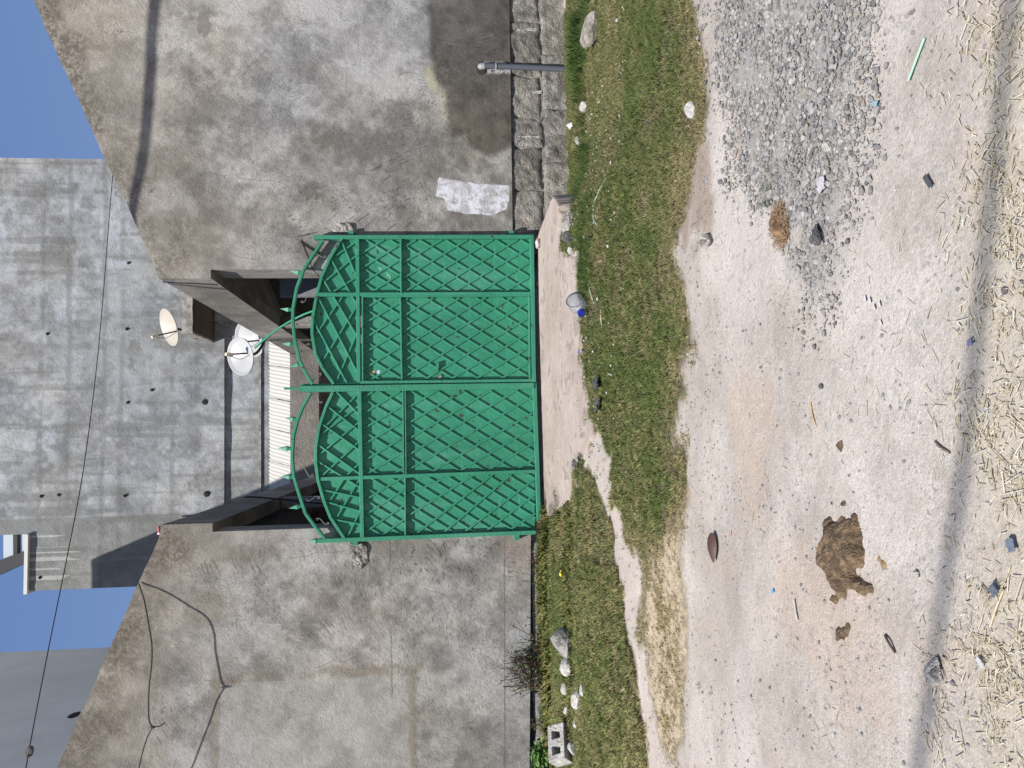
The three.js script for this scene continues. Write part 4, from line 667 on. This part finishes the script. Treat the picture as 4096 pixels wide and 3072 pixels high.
rockAt('sill_stone', 'white angular stone wedged under the right gate corner', 'stone', 2158, 975, 40, 22, M.stonePale, 131, onApron);
rockAt('sill_stone', 'small pale stone under the wicket door', 'stone', 2152, 1140, 34, 16, M.stoneBrown, 137, onApron);
rockAt('brick_chip', 'red brick chip under the right gate corner', 'brick', 2150, 948, 20, 14, std({ color: rgb(136, 76, 58) }), 139, onApron);
{
  // hollow concrete block, two cells, tipped on its face
  const p = G(2290, 2975), k = px2m(p), t = thing('hollow_block', 'white hollow concrete block tipped on its side at the lower left', 'concrete block', [p.x, p.y, p.z]);
  const s = new THREE.Shape([[-0.19, -0.1], [0.19, -0.1], [0.19, 0.1], [-0.19, 0.1]].map((v) => new THREE.Vector2(...v))); for (const cx of [-0.085, 0.085]) s.holes.push(new THREE.Path([[cx - 0.055, -0.06], [cx - 0.055, 0.06], [cx + 0.055, 0.06], [cx + 0.055, -0.06]].map((v) => new THREE.Vector2(...v))));
  const g = new THREE.ExtrudeGeometry(s, { depth: 0.17, bevelEnabled: true, bevelSize: 0.006, bevelThickness: 0.006, bevelSegments: 2 }); g.translate(0, 0, -0.085); g.scale(0.86, 0.86, 0.86); g.rotateX(-0.75); g.rotateY(0.75); g.rotateZ(-0.12); g.translate(p.x, p.y + 0.12, p.z); part(t, 'block', planarUV(g), M.stonePale);
  rockAt('rubble_stone', 'pale broken stone leaning on the hollow block', 'stone', 2305, 2990, 50, 40, M.stonePale, 149);
}
// a soft lump laid over the ground inside an outline
function pat(name, label, cat, outline, h, freq, mat, seed, f = G) {
  const o = plan(outline, f), xs = o.map((p) => p[0]), zs = o.map((p) => p[1]), c = 0.008, x0 = Math.min(...xs) - 0.02, x1 = Math.max(...xs) + 0.02, z0 = Math.min(...zs) - 0.02, z1 = Math.max(...zs) + 0.02;
  const cell = (x, z) => { let m = 9; const xi = Math.floor(x), zi = Math.floor(z); for (let a = -1; a < 2; a++) for (let b = -1; b < 2; b++) { const u = xi + a + nh(xi + a + seed, zi + b), v = zi + b + nh(zi + b, xi + a + seed * 3); m = Math.min(m, Math.hypot(x - u, z - v)); } return m; };
  const sd = (x, z) => sdf(o, x, z) + (fbm(x * 28 + seed, z * 28, 3) - 0.5) * 0.06;
  const g = crust(o, sd, (x, z, d) => H(x, z) + 0.004 + h * sst(0, 0.07, d) * (0.45 + 0.75 * (1 - clamp(cell(x * freq, z * freq)))) + h * 0.55 * (fbm(x * 48, z * 48, 3) - 0.5), c, (x, z) => H(x, z) - 0.02, [x0, z0, x1, z1]);
  const p = [(x0 + x1) / 2, 0, (z0 + z1) / 2]; p[1] = H(p[0], p[2]); return solo(name, label, cat, g, mat, p);
}
const dungM = std({ map: cement([66, 52, 38], [128, 106, 80], 41, 3, 3), bumpMap: grainFine, bumpScale: 0.012 }); dungM.map.repeat.set(2.5, 2.5);
pat('dung_pat', 'large brown dung pat spread on the road, lower left', 'dung', [[3270, 2075], [3330, 2060], [3380, 2055], [3440, 2060], [3450, 2130], [3470, 2200], [3462, 2270], [3440, 2290], [3460, 2320], [3490, 2330], [3500, 2370], [3440, 2378], [3400, 2370], [3400, 2405], [3340, 2420], [3315, 2400], [3340, 2360], [3320, 2310], [3280, 2280], [3272, 2200], [3300, 2130]], 0.042, 16, dungM, 3);
pat('dung_pat', 'small round dung pat just above the large one', 'dung', [[3355, 2000], [3385, 2000], [3392, 2030], [3370, 2042], [3350, 2030]], 0.022, 30, dungM, 5);
pat('dung_pat', 'small dung lump left of the two above the large pat', 'dung', [[3310, 2000], [3335, 1998], [3340, 2030], [3318, 2036]], 0.02, 30, dungM, 7);
pat('dung_pat', 'dry tan dung lump below the large pat', 'dung', [[3515, 2215], [3545, 2220], [3550, 2270], [3530, 2280], [3512, 2250]], 0.014, 34, std({ map: dungM.map, color: new THREE.Color(1.3, 1.25, 1.15) }), 9);
pat('dung_pat', 'double dung lump left of the large pat', 'dung', [[3345, 2510], [3395, 2495], [3402, 2540], [3375, 2568], [3345, 2560]], 0.025, 34, dungM, 11);
pat('dung_pat', 'small brown dung lump near the middle of the road', 'dung', [[3340, 1760], [3370, 1750], [3378, 1790], [3360, 1808], [3342, 1798]], 0.022, 34, dungM, 13);
pat('mud_cake', 'thin grey trodden cake of mud by the grass edge', 'mud', [[2800, 700], [2830, 690], [2850, 730], [2820, 760]], 0.008, 20, M.stone, 15);
{
  // brown pointed husk lying on the road
  const p = G(2868, 2190), k = px2m(p), n = 26, pos = [], idx = [], L = 112 * k, Wd = 13 * k;
  for (let i = 0; i <= n; i++) for (let j = 0; j <= 8; j++) { const f = i / n, w = Wd * Math.pow(Math.sin(Math.PI * Math.pow(clamp(f * 0.96 + 0.02), 0.75)), 0.8) * 2.2, a = (j / 8 - 0.5) * 2; pos.push((0.5 - f) * L, 0.004 - 0.012 * (a * a) * Math.sin(Math.PI * f) + 0.016 * Math.sin(Math.PI * f), a * w); }
  for (let i = 0; i < n; i++) for (let j = 0; j < 8; j++) { const q = i * 9 + j; idx.push(q, q + 1, q + 10, q, q + 10, q + 9); }
  const g = new THREE.BufferGeometry(); g.setAttribute('position', new THREE.Float32BufferAttribute(pos, 3)); g.setIndex(idx); g.computeVertexNormals(); g.rotateX(0.3); g.rotateY(0.06); g.translate(p.x, p.y + 0.022, p.z);
  solo('brown_husk', 'dark brown pointed husk lying on the road near the grass', 'husk', planarUV(g), std({ color: rgb(74, 50, 42), roughness: 0.6, side: THREE.DoubleSide }), [p.x, p.y, p.z]);
  // pale green flat stick
  const a = G(3712, 152).add(new V3(0, 0.012, 0)), b = G(3647, 322).add(new V3(0, 0.012, 0)); const s = rod(a, b, 0.0045, 6, 0.004); solo('green_stick', 'pale green stick lying on the sand, upper right of the road', 'stick', s, std({ color: rgb(150, 186, 164), roughness: 0.6 }), [a.x, a.y - 0.01, a.z]);
  const stick = (label, q, r, c, seed) => { const [x0, y0, x1, y1] = q, u = G(x0, y0), v = G(x1, y1); u.y += r; v.y += r; const m = u.clone().lerp(v, 0.5); m.y += r * 1.2; m.x += (nh(seed, 3) - 0.5) * 0.02; solo('twig', label, 'twig', tube([u, m, v], r, 12, 5), std({ color: c }), [u.x, u.y - r, u.z]); };
  stick('straight straw stalk near the lower left corner', [4020, 2355, 3965, 2505], 0.0035, rgb(180, 168, 142), 1); stick('dark twig below the small pair of dung lumps', [3545, 2540, 3585, 2610], 0.005, rgb(84, 72, 60), 2);
  stick('straw stalk at the road middle', [3245, 1610, 3270, 1710], 0.004, rgb(176, 150, 108), 3); stick('thin dark twig on the sand, right of the middle', [3745, 1765, 3805, 1810], 0.004, rgb(110, 98, 86), 4);
  stick('pale straw stalk arched in the grass below the bottle', [2405, 1240, 2420, 1345], 0.006, rgb(196, 186, 150), 5); stick('light green stalk in the grass above the bottle', [2355, 1130, 2380, 1215], 0.006, rgb(160, 176, 140), 6); stick('long green leaf blade in the grass below the white patch', [2428, 712, 2370, 840], 0.008, rgb(150, 180, 160), 7); stick('bent green leaf blade beside the broken ramp', [2375, 850, 2395, 905], 0.008, rgb(150, 180, 160), 8);
  // translucent plastic jug with blue cap
  const pb = onApron(2336, 1225), kb = px2m(pb), bt = thing('plastic_jug', 'crushed clear plastic jug with blue cap at the edge of the ramp', 'jug', [pb.x, pb.y, pb.z]);
  const prof = [[0.001, 0], [0.07, 0], [0.078, 0.012], [0.078, 0.09], [0.07, 0.13], [0.034, 0.175], [0.03, 0.19]].map((v) => new THREE.Vector2(...v)); const jg = new THREE.LatheGeometry(prof, 28); const jp = jg.attributes.position; for (let i = 0; i < jp.count; i++) { const f = 1 + 0.16 * (n3(jp.getX(i) * 22, jp.getY(i) * 22, jp.getZ(i) * 22) - 0.5); jp.setXYZ(i, jp.getX(i) * f, jp.getY(i), jp.getZ(i) * f); } jg.computeVertexNormals();
  const place = (g) => { g.rotateZ(Math.PI / 2 + 0.15); g.rotateY(0.75); g.translate(pb.x + 0.07, pb.y + 0.075, pb.z - 0.04); return g; };
  part(bt, 'body', place(jg), new THREE.MeshPhysicalMaterial({ color: rgb(226, 228, 232), roughness: 0.2, transmission: 0.85, thickness: 0, side: THREE.DoubleSide }));
  const cp = new THREE.CylinderGeometry(0.034, 0.034, 0.03, 20); cp.translate(0, 0.2, 0); part(bt, 'cap', place(cp), std({ color: rgb(34, 44, 140), roughness: 0.45 }));
  const ring = new THREE.TorusGeometry(0.079, 0.007, 8, 28); ring.rotateX(Math.PI / 2); ring.translate(0, 0.01, 0); part(bt, 'base_rim', place(ring), std({ color: rgb(70, 70, 66), roughness: 0.5 }));
}
// crumpled scraps: a little sheet with folds
function scrap(name, label, px, py, w, h, col, seed, f = G, turn = 0, lift = 0.012, tall = 1) {
  const p = f(px, py), k = px2m(p), n = 9, g = new THREE.PlaneGeometry(w * k, h * k * 2.6, n, n); g.rotateX(-Math.PI / 2); const q = g.attributes.position;
  for (let i = 0; i < q.count; i++) { const x = q.getX(i), z = q.getZ(i), s = 1 - 0.25 * vn(seed + i * 0.7, 3); q.setXYZ(i, x * s, tall * 0.35 * Math.min(w, h) * k * 2 * Math.abs(fbm(x / k * 0.06 + seed, z / k * 0.05, 3) - 0.45) * 2 + lift, z * s); }
  g.rotateY(turn); g.computeVertexNormals(); g.translate(p.x, p.y, p.z); return solo(name, label, 'litter', planarUV(g), std({ color: col, roughness: 0.8, side: THREE.DoubleSide }), [p.x, p.y, p.z]);
}
scrap('black_rag', 'crumpled dark rag in the grass, nearer the jug', 2410, 1535, 55, 22, rgb(62, 64, 66), 3, G, 0.5, 0.05, 1.6); scrap('black_rag', 'long crumpled dark rag in the grass, farther from the jug', 2415, 1620, 70, 18, rgb(64, 66, 68), 8, G, -0.35, 0.05, 1.6);
scrap('paper_scrap', 'white paper scrap at the foot of the rubble footing', 2302, 502, 26, 14, rgb(190, 190, 192), 12, G, 0.4, 0.04, 3); scrap('yellow_wrapper', 'bright yellow wrapper in the weeds by the left wall', 2268, 2295, 24, 8, rgb(226, 206, 60), 15, G, 0.6, 0.06, 2); scrap('yellow_wrapper', 'pale yellow wrapper on the ramp under the left gate leaf', 2168, 1932, 20, 10, rgb(220, 208, 140), 19, onApron, 0.2, 0.02, 2);
scrap('blue_scrap', 'small blue plastic scrap in the grass by the ramp', 2338, 1408, 14, 6, rgb(48, 56, 150), 22, G, 0.3, 0.05, 1.5); scrap('blue_scrap', 'blue and white scrap in the straw at the shadow line', 3905, 1370, 26, 9, rgb(110, 116, 150), 25, G, 0.4, 0.02); scrap('blue_scrap', 'tiny light blue scrap left of the dung', 3100, 2365, 18, 6, rgb(60, 140, 190), 27, G, 0.1, 0.012); scrap('teal_scrap', 'teal plastic strip on the sand beside the gravel', 3512, 415, 40, 8, rgb(120, 150, 156), 31, G, 1.2, 0.012);
scrap('black_scrap', 'black plastic strip on the sand, right half of the road', 3725, 725, 70, 9, rgb(64, 66, 70), 35, G, 0.55, 0.012); scrap('black_scrap', 'black plastic scrap at the bottom edge of the gravel', 3285, 940, 80, 20, rgb(58, 60, 64), 37, G, 0.3, 0.02); scrap('white_scrap', 'torn white plastic strip left of the large dung pat', 3190, 2440, 80, 6, rgb(170, 166, 162), 39, G, 0.3, 0.01); scrap('white_scrap', 'thin white plastic bag in the gravel patch', 3300, 740, 60, 22, rgb(160, 158, 160), 41, G, 0.2, 0.015); scrap('red_scrap', 'tiny red scrap on the road above the husk', 2928, 2135, 20, 3, rgb(190, 80, 80), 43, G, 0.1, 0.01); scrap('white_scrap', 'white scrap in the straw, lower left', 3945, 2650, 40, 8, rgb(170, 170, 170), 47, G, 0.8, 0.02);
scrap('slate_piece', 'dark grey slate at the bottom frame edge', 4070, 2180, 50, 16, rgb(92, 100, 112), 51, G, 0.3, 0.02); scrap('slate_piece', 'dark grey slate piece in the straw, lower left corner', 4000, 2360, 40, 16, rgb(84, 90, 98), 53, G, 0.9, 0.02);
scrap('burnt_litter', 'charred black plastic litter where the path leaves the ramp', 2325, 1855, 60, 14, rgb(70, 68, 68), 57, G, 1.3, 0.05, 2);
for (const [a, b, l] of [[3468, 1195, 'thin white flake on the sand, leftmost of four above the straw'], [3487, 1200, 'thin white flake on the sand, second of four above the straw'], [3505, 1228, 'white flake on the sand, lowest of four above the straw'], [3526, 1215, 'white flake on the sand, rightmost of four above the straw'], [3530, 1290, 'single long white flake below the group of four']]) scrap('white_flake', l, a, b, 26, 5, rgb(184, 180, 176), a, G, 0.4, 0.008);

// ---------------------------------------------------------------- grass, weeds, gravel, straw
function tuft(seed, n, len, wid, spread, lean) {
  const r = rng(seed), pos = [], nor = [], idx = [];
  for (let i = 0; i < n; i++) {
    const a = r() * 6.283, L = len * (0.55 + 0.75 * r()), w = wid * (0.6 + 0.6 * r()), ox = (r() - 0.5) * spread, oz = (r() - 0.5) * spread, b = lean * (0.25 + 1.1 * r()), ca = Math.cos(a), sa = Math.sin(a), k = pos.length / 3, tw = r() * 1.5;
    const wx = -Math.sin(a + tw) * w, wz = Math.cos(a + tw) * w;
    [[0, 0, 1], [0.45, 0.42, 0.8], [0.85, 0.75, 0.35]].forEach(([h, o, ww]) => { const y = L * h * (1 - 0.25 * b * h), ex = ox + ca * L * b * o * h, ez = oz + sa * L * b * o * h; pos.push(ex - wx * ww * 0.5, y, ez - wz * ww * 0.5, ex + wx * ww * 0.5, y, ez + wz * ww * 0.5); for (let q = 0; q < 2; q++) { const v = new V3(ca * 0.5, 0.85, sa * 0.5).normalize(); nor.push(v.x, v.y, v.z); } });
    const ex = ox + ca * L * b, ez = oz + sa * L * b; pos.push(ex, L * (1 - 0.35 * b), ez); nor.push(ca * 0.5, 0.85, sa * 0.5);
    idx.push(k, k + 1, k + 3, k, k + 3, k + 2, k + 2, k + 3, k + 5, k + 2, k + 5, k + 4, k + 4, k + 5, k + 6);
  }
  const g = new THREE.BufferGeometry(); g.setAttribute('position', new THREE.Float32BufferAttribute(pos, 3)); g.setAttribute('normal', new THREE.Float32BufferAttribute(nor, 3)); g.setIndex(idx); return g;
}
function stuff(name, label, category, geo, mat, list) {
  const m = new THREE.InstancedMesh(geo, mat, list.length), o = new THREE.Object3D();
  list.forEach((p, i) => { o.position.set(p.x, p.y, p.z); o.rotation.set(p.rx || 0, p.ry || 0, p.rz || 0); o.scale.set(...(p.s.length ? p.s : [p.s, p.s, p.s])); o.updateMatrix(); m.setMatrixAt(i, o.matrix); m.setColorAt(i, p.c); });
  m.name = numbered(name); m.userData = { kind: 'stuff', label, category }; shade(m); scene.add(m); return m;
}
const leafM = () => new THREE.MeshStandardMaterial({ color: 0xffffff, roughness: 0.85, side: THREE.DoubleSide });
{
  const r = rng(21), lists = [[], [], []], tall = [[], []];
  const green = [rgb(72, 90, 36), rgb(98, 112, 52), rgb(118, 124, 66)], dry = [rgb(150, 136, 94), rgb(180, 166, 124), rgb(126, 116, 74)];
  for (let i = 0; i < 480000; i++) {
    const x = mix(-4.0, 5.2, r()), z = mix(-0.05, 5.2, r()), df = zFront(x, z), dl = zLeft(x, z), d = Math.max(df, dl), n = fbm(x * 5, z * 5, 3), nb = fbm(x * 1.1 + 7, z * 1.1, 3);
    const dd = zDry(x, z), edge = sst(0.5, -0.02, df) * (dl > 0 ? 0 : 1) * sst(3.0, 4.0, z);
    if (d + (n - 0.5) * 0.28 - edge * 0.10 * (r() < 0.6 ? 1 : 0) < 0.0 && r() > 0.015 * (d > -0.4 ? 1 : 0)) continue;
    let dryness = clamp(0.27 + (nb - 0.5) * 1.1 + (n - 0.5) * 0.9 + edge * 0.5 + 0.95 * sst(-0.12, 0.15, dd)); if (dl > 0) dryness = clamp(dryness * 0.8 + 0.08);
    if (dd > 0 && r() < 0.25) continue; if (fbm(x * 3.1 + 40, z * 3.1, 3) > 0.64 && r() < 0.75) continue; if (fbm(x * 16, z * 16, 2) > 0.6 && r() < 0.7) continue;
    const isDry = r() < dryness, c = (isDry ? dry : green)[Math.floor(r() * 3)].clone().multiplyScalar(0.5 + 0.95 * r());
    const s = (0.75 + 0.6 * r()) * (isDry && dd > 0 ? 0.7 : 1) * (1 - 0.35 * edge) * (dl > 0 ? 1.15 : 1);
    lists[Math.floor(r() * 3)].push({ x, y: H(x, z) - 0.004, z, ry: r() * 6.28, rx: (r() - 0.5) * 0.3, s: [s, s * (0.75 + 0.5 * r()), s], c });
  }
  lists.forEach((l, i) => stuff('grass', ['short green and straw-coloured grass between ramp and road', 'short mixed turf between ramp and road', 'low dry and green turf between ramp and road'][i], 'grass', tuft(30 + i, 5, 0.03, 0.0042, 0.026, 1.2), leafM(), l));
  // taller lush grass below the pipe and rank weeds along the left wall
  const clump = (cx, cy, rad, n, sc, cols, which, f = G) => { const p = f(cx, cy); for (let i = 0; i < n; i++) { const a = r() * 6.28, q = Math.sqrt(r()) * rad, x = p.x + Math.cos(a) * q, z = Math.max(0.02, p.z + Math.sin(a) * q * 0.6), s = sc * (0.6 + 0.7 * r()); tall[which].push({ x, y: H(x, z) - 0.005, z, ry: r() * 6.28, s: [s, s * (0.8 + 0.5 * r()), s], c: cols[Math.floor(r() * cols.length)].clone().multiplyScalar(0.75 + 0.5 * r()) }); } };
  const lush = [rgb(52, 80, 24), rgb(70, 98, 32), rgb(88, 108, 44)], weed = [rgb(58, 74, 28), rgb(78, 92, 36), rgb(102, 106, 48), rgb(136, 124, 74)];
  clump(3080, 745, 0.1, 26, 0.28, lush, 0); clump(3110, 690, 0.07, 12, 0.25, lush, 0); clump(3235, 1090, 0.06, 12, 0.2, weed, 0); clump(2330, 190, 0.36, 260, 1.15, lush, 0); clump(2330, 300, 0.3, 150, 0.95, lush, 0); clump(2345, 700, 0.5, 240, 0.7, lush, 0); clump(2350, 960, 0.45, 180, 0.55, lush, 0); clump(2335, 1090, 0.3, 120, 0.45, lush, 0);
  clump(2350, 60, 0.5, 120, 0.8, lush, 0); clump(2340, 420, 0.35, 120, 0.6, weed, 0); clump(2320, 560, 0.3, 60, 0.6, weed, 0);
  for (let y = 2140; y < 3150; y += 40) { clump(2215, y, 0.42, 70, 0.75 + 0.35 * r(), weed, 1); clump(2280, y, 0.4, 60, 0.62, weed, 1); clump(2190, y, 0.25, 26, 0.9, weed, 0); }
  clump(2175, 2095, 0.16, 70, 0.9, [rgb(120, 110, 84), rgb(96, 88, 60), rgb(76, 84, 36)], 0); clump(2240, 2060, 0.3, 90, 0.6, weed, 1); clump(2330, 1930, 0.28, 90, 0.5, lush, 0);
  stuff('tall_grass', 'taller lush grass at the wall foot and below the pipe', 'grass', tuft(50, 14, 0.13, 0.006, 0.06, 0.75), leafM(), tall[0]);
  stuff('weeds', 'low broad-leaved weeds along the left wall', 'weeds', tuft(52, 12, 0.10, 0.019, 0.10, 1.1), leafM(), tall[1]);
}
{
  // gravel, road pebbles, straw
  const r = rng(33), gA = rock(201, 1, 0.62, 0.85, 1, 6), gB = rock(207, 1, 0.5, 0.7, 1, 8), lists = [[], []], peb = [], straw = [], mats = [];
  const tones = [rgb(150, 147, 144), rgb(136, 133, 131), rgb(158, 155, 151), rgb(116, 114, 114), rgb(150, 142, 132), rgb(168, 165, 162)];
  for (let i = 0; i < 120000 && lists[0].length + lists[1].length < 17000; i++) {
    const x = mix(-0.5, 4, r()), z = mix(4.3, 7.2, r()), d = zGravel(x, z) + (fbm(x * 3, z * 3, 3) - 0.5) * 0.5; if (d < -0.25 || r() > sst(-0.25, 0.12, d)) continue;
    const s = 0.003 + 0.016 * Math.pow(r(), 5); lists[r() < 0.5 ? 0 : 1].push({ x, y: H(x, z) + s * 0.15 + 0.004, z, rx: (r() - 0.5) * 0.7, ry: r() * 6.28, rz: (r() - 0.5) * 0.7, s, c: tones[Math.floor(r() * 6)].clone().multiplyScalar(0.6 + 0.3 * r()) });
  }
  stuff('gravel', 'patch of loose grey gravel on the right of the road', 'gravel', gA, gmat(0xffffff), lists[0]); stuff('gravel', 'angular chippings in the gravel patch', 'gravel', gB, gmat(0xffffff), lists[1]);
  for (let i = 0; i < 22000; i++) { const x = mix(-3.4, 3.6, r()), z = mix(4.4, 8.4, r()); if (fbm(x * 2.2 + 3, z * 2.2, 3) < 0.36 + 0.25 * r()) continue; const s = 0.0014 + 0.009 * Math.pow(r(), 7), dk = r() < 0.45; peb.push({ x, y: H(x, z) + s * 0.2, z, rx: r(), ry: r() * 6.28, s, c: (dk ? tones[3] : tones[Math.floor(r() * 6)]).clone().multiplyScalar(0.7 + 0.45 * r()) }); }
  for (let i = 0; i < 600; i++) { const x = mix(0, 3.6, r()), z = mix(0.8, 3.4, r()); if (zFront(x, z) < -0.1 || r() > 0.3) continue; const s = 0.006 + 0.012 * r() * r(); peb.push({ x, y: H(x, z) + 0.03, z, ry: r() * 6, s, c: tones[5].clone() }); }
  stuff('pebbles', 'small pebbles and grit scattered over the dirt road', 'pebbles', rock(211, 1, 0.7, 0.85, 1, 6), gmat(0xffffff), peb);
  const sc = [rgb(186, 178, 156), rgb(172, 162, 136), rgb(156, 144, 116), rgb(194, 188, 172)], tf = [];
  for (let i = 0; i < 60000; i++) {
    const x = mix(-2, 2.4, r()), z = mix(6.2, 8.2, r()), d = zStraw(x, z) + (fbm(x * 4, z * 4, 3) - 0.5) * 0.5; if (r() > 0.7 * sst(-0.28, 0.25, d) * (0.2 + 0.8 * sst(0.4, 0.6, fbm(x * 6 + 9, z * 6, 3)))) continue;
    const L = 0.006 + 0.02 * r() * r() + (r() < 0.03 ? 0.025 : 0); straw.push({ x, y: H(x, z) + 0.004 + 0.01 * r(), z, rz: Math.PI / 2 + (r() - 0.5) * 0.5, ry: r() * 6.28, rx: 0, s: [1 * (0.7 + 0.7 * r()), L, 1 * (0.7 + 0.7 * r())], c: sc[Math.floor(r() * 4)].clone().multiplyScalar(0.8 + 0.35 * r()) });
    if (r() < 0.1 && d > 0) { const s = 0.4 + 0.4 * r(); tf.push({ x, y: H(x, z) - 0.003, z, ry: r() * 6.28, s: [s, s * 0.6, s], c: sc[Math.floor(r() * 3)].clone().multiplyScalar(0.85 + 0.3 * r()) }); }
  }
  for (let i = 0; i < 2500; i++) { const x = mix(-3.2, 3, r()), z = mix(4.5, 7, r()); if (fbm(x * 1.8 + 20, z * 1.8, 3) < 0.55 || r() < 0.5) continue; straw.push({ x, y: H(x, z) + 0.004, z, rz: Math.PI / 2 + (r() - 0.5) * 0.3, ry: r() * 6.28, s: [0.8, 0.01 + 0.02 * r(), 0.8], c: sc[Math.floor(r() * 4)].clone().multiplyScalar(0.8) }); }
  stuff('straw', 'bleached straw strewn along the near edge of the road', 'straw', new THREE.CylinderGeometry(0.0013, 0.0013, 2, 5), gmat(0xffffff), straw);
  stuff('dry_grass', 'short bleached grass tufts at the near edge of the road', 'grass', tuft(61, 10, 0.045, 0.003, 0.05, 1.2), leafM(), tf);
  // brown clump of dried roots by the gravel
  const cl = pat('straw_clump', 'reddish brown clump of dry straw beside the gravel', 'straw', [[3105, 830], [3150, 820], [3165, 900], [3160, 970], [3140, 985], [3105, 960], [3092, 890]], 0.045, 24, std({ map: dungM.map, color: new THREE.Color(1.25, 1.12, 1.02) }), 19);
  const fl = [], c0 = G(3135, 900); for (let i = 0; i < 420; i++) { const a = r() * 6.28, q = Math.sqrt(r()), x = c0.x + Math.cos(a) * q * 0.105, z = c0.z + Math.sin(a) * q * 0.075; fl.push(new V3(x, H(x, z) + 0.035 * (1 - q * 0.6), z)); }
  const fb = fl.map((p) => { const a = r() * 6.28, L = 0.012 + 0.02 * r(); return rod(p, p.clone().add(new V3(Math.cos(a) * L, 0.006 + 0.01 * r(), Math.sin(a) * L)), 0.0011, 4); }); part(cl, 'loose_stalks', mergeGeometries(fb), std({ color: rgb(140, 118, 94) }));
}
{
  // dry thorny bush and leafy plant against the left wall
  const r = rng(44);
  function bush(name, label, px, py, spreadX, height, nStem, col, leafCol, nLeaf, leafS, twigR) {
    const p = G(px, py); p.z = Math.max(p.z, 0.1); p.y = H(p.x, p.z); const t = thing(name, label, 'bush', [p.x, p.y, p.z]), st = [], lv = [];
    for (let i = 0; i < nStem; i++) {
      const bx = p.x + (r() - 0.5) * spreadX, bz = p.z + (r() - 0.3) * 0.16, L = height * (0.5 + 0.6 * r()), a = (r() - 0.5) * 1.5, b = (r() - 0.35) * 0.7; const base = new V3(bx, H(bx, bz) - 0.01, bz), tip = new V3(bx + Math.sin(a) * L * 0.6, base.y + L * Math.cos(a * 0.7), bz + b * L * 0.6), m = base.clone().lerp(tip, 0.5).add(new V3((r() - 0.5) * 0.05, 0.02, (r() - 0.5) * 0.05));
      m.z = Math.max(m.z, 0.03); tip.z = Math.max(tip.z, 0.025); st.push(tube([base, m, tip], twigR, 8, 4));
      for (let k = 0; k < 3; k++) { const f = 0.35 + 0.6 * r(), s = base.clone().lerp(tip, f), e = s.clone().add(new V3((r() - 0.5) * 0.16, 0.03 + 0.09 * r(), (r() - 0.5) * 0.12)); e.z = Math.max(e.z, 0.02); st.push(rod(s, e, twigR * 0.6, 4)); }
      for (let k = 0; k < nLeaf; k++) { const f = Math.pow(r(), 1.3) * 0.95, s = base.clone().lerp(tip, f).add(new V3((r() - 0.5) * 0.12, (r() - 0.5) * 0.06, (r() - 0.5) * 0.12)); s.z = Math.max(s.z, 0.03); const w = leafS * (0.6 + 0.7 * r()), g = new THREE.BufferGeometry(), o = new THREE.Object3D(); g.setAttribute('position', new THREE.Float32BufferAttribute([0, 0, 0, -0.32, 0.05, 0.5, 0, -0.03, 0.55, 0.32, 0.05, 0.5, 0, -0.06, 1.1], 3)); g.setIndex([0, 2, 1, 0, 3, 2, 1, 2, 4, 2, 3, 4]); g.computeVertexNormals(); o.position.copy(s); o.rotation.set((r() - 0.5) * 1.8, r() * 6.28, (r() - 0.5) * 1.2); o.scale.setScalar(w); o.updateMatrix(); g.applyMatrix4(o.matrix); lv.push(g); }
    }
    part(t, 'stems', mergeGeometries(st), std({ color: col })); part(t, 'foliage', mergeGeometries(lv), new THREE.MeshStandardMaterial({ color: leafCol, roughness: 0.7, side: THREE.DoubleSide })); return t;
  }
  bush('dry_bush', 'bare thorny bush with reddish twigs against the left wall', 2195, 2650, 0.6, 0.54, 52, rgb(70, 50, 42), rgb(64, 76, 32), 26, 0.028, 0.0035);
  bush('dry_bush', 'small twiggy weed at the foot of the left wall near the gate', 2180, 2245, 0.2, 0.2, 12, rgb(72, 56, 44), rgb(76, 84, 38), 18, 0.024, 0.003);
  bush('thin_weed', 'single thin leafy weed before the left wall near the hollow block', 2190, 2915, 0.08, 0.3, 4, rgb(82, 80, 44), rgb(86, 98, 40), 16, 0.026, 0.003);
  bush('leafy_plant', 'bright green leafy plant in the lower left corner by the wall', 2200, 3040, 0.42, 0.26, 26, rgb(70, 84, 40), rgb(74, 112, 40), 30, 0.062, 0.004);
}
renderer.render(scene, camera);
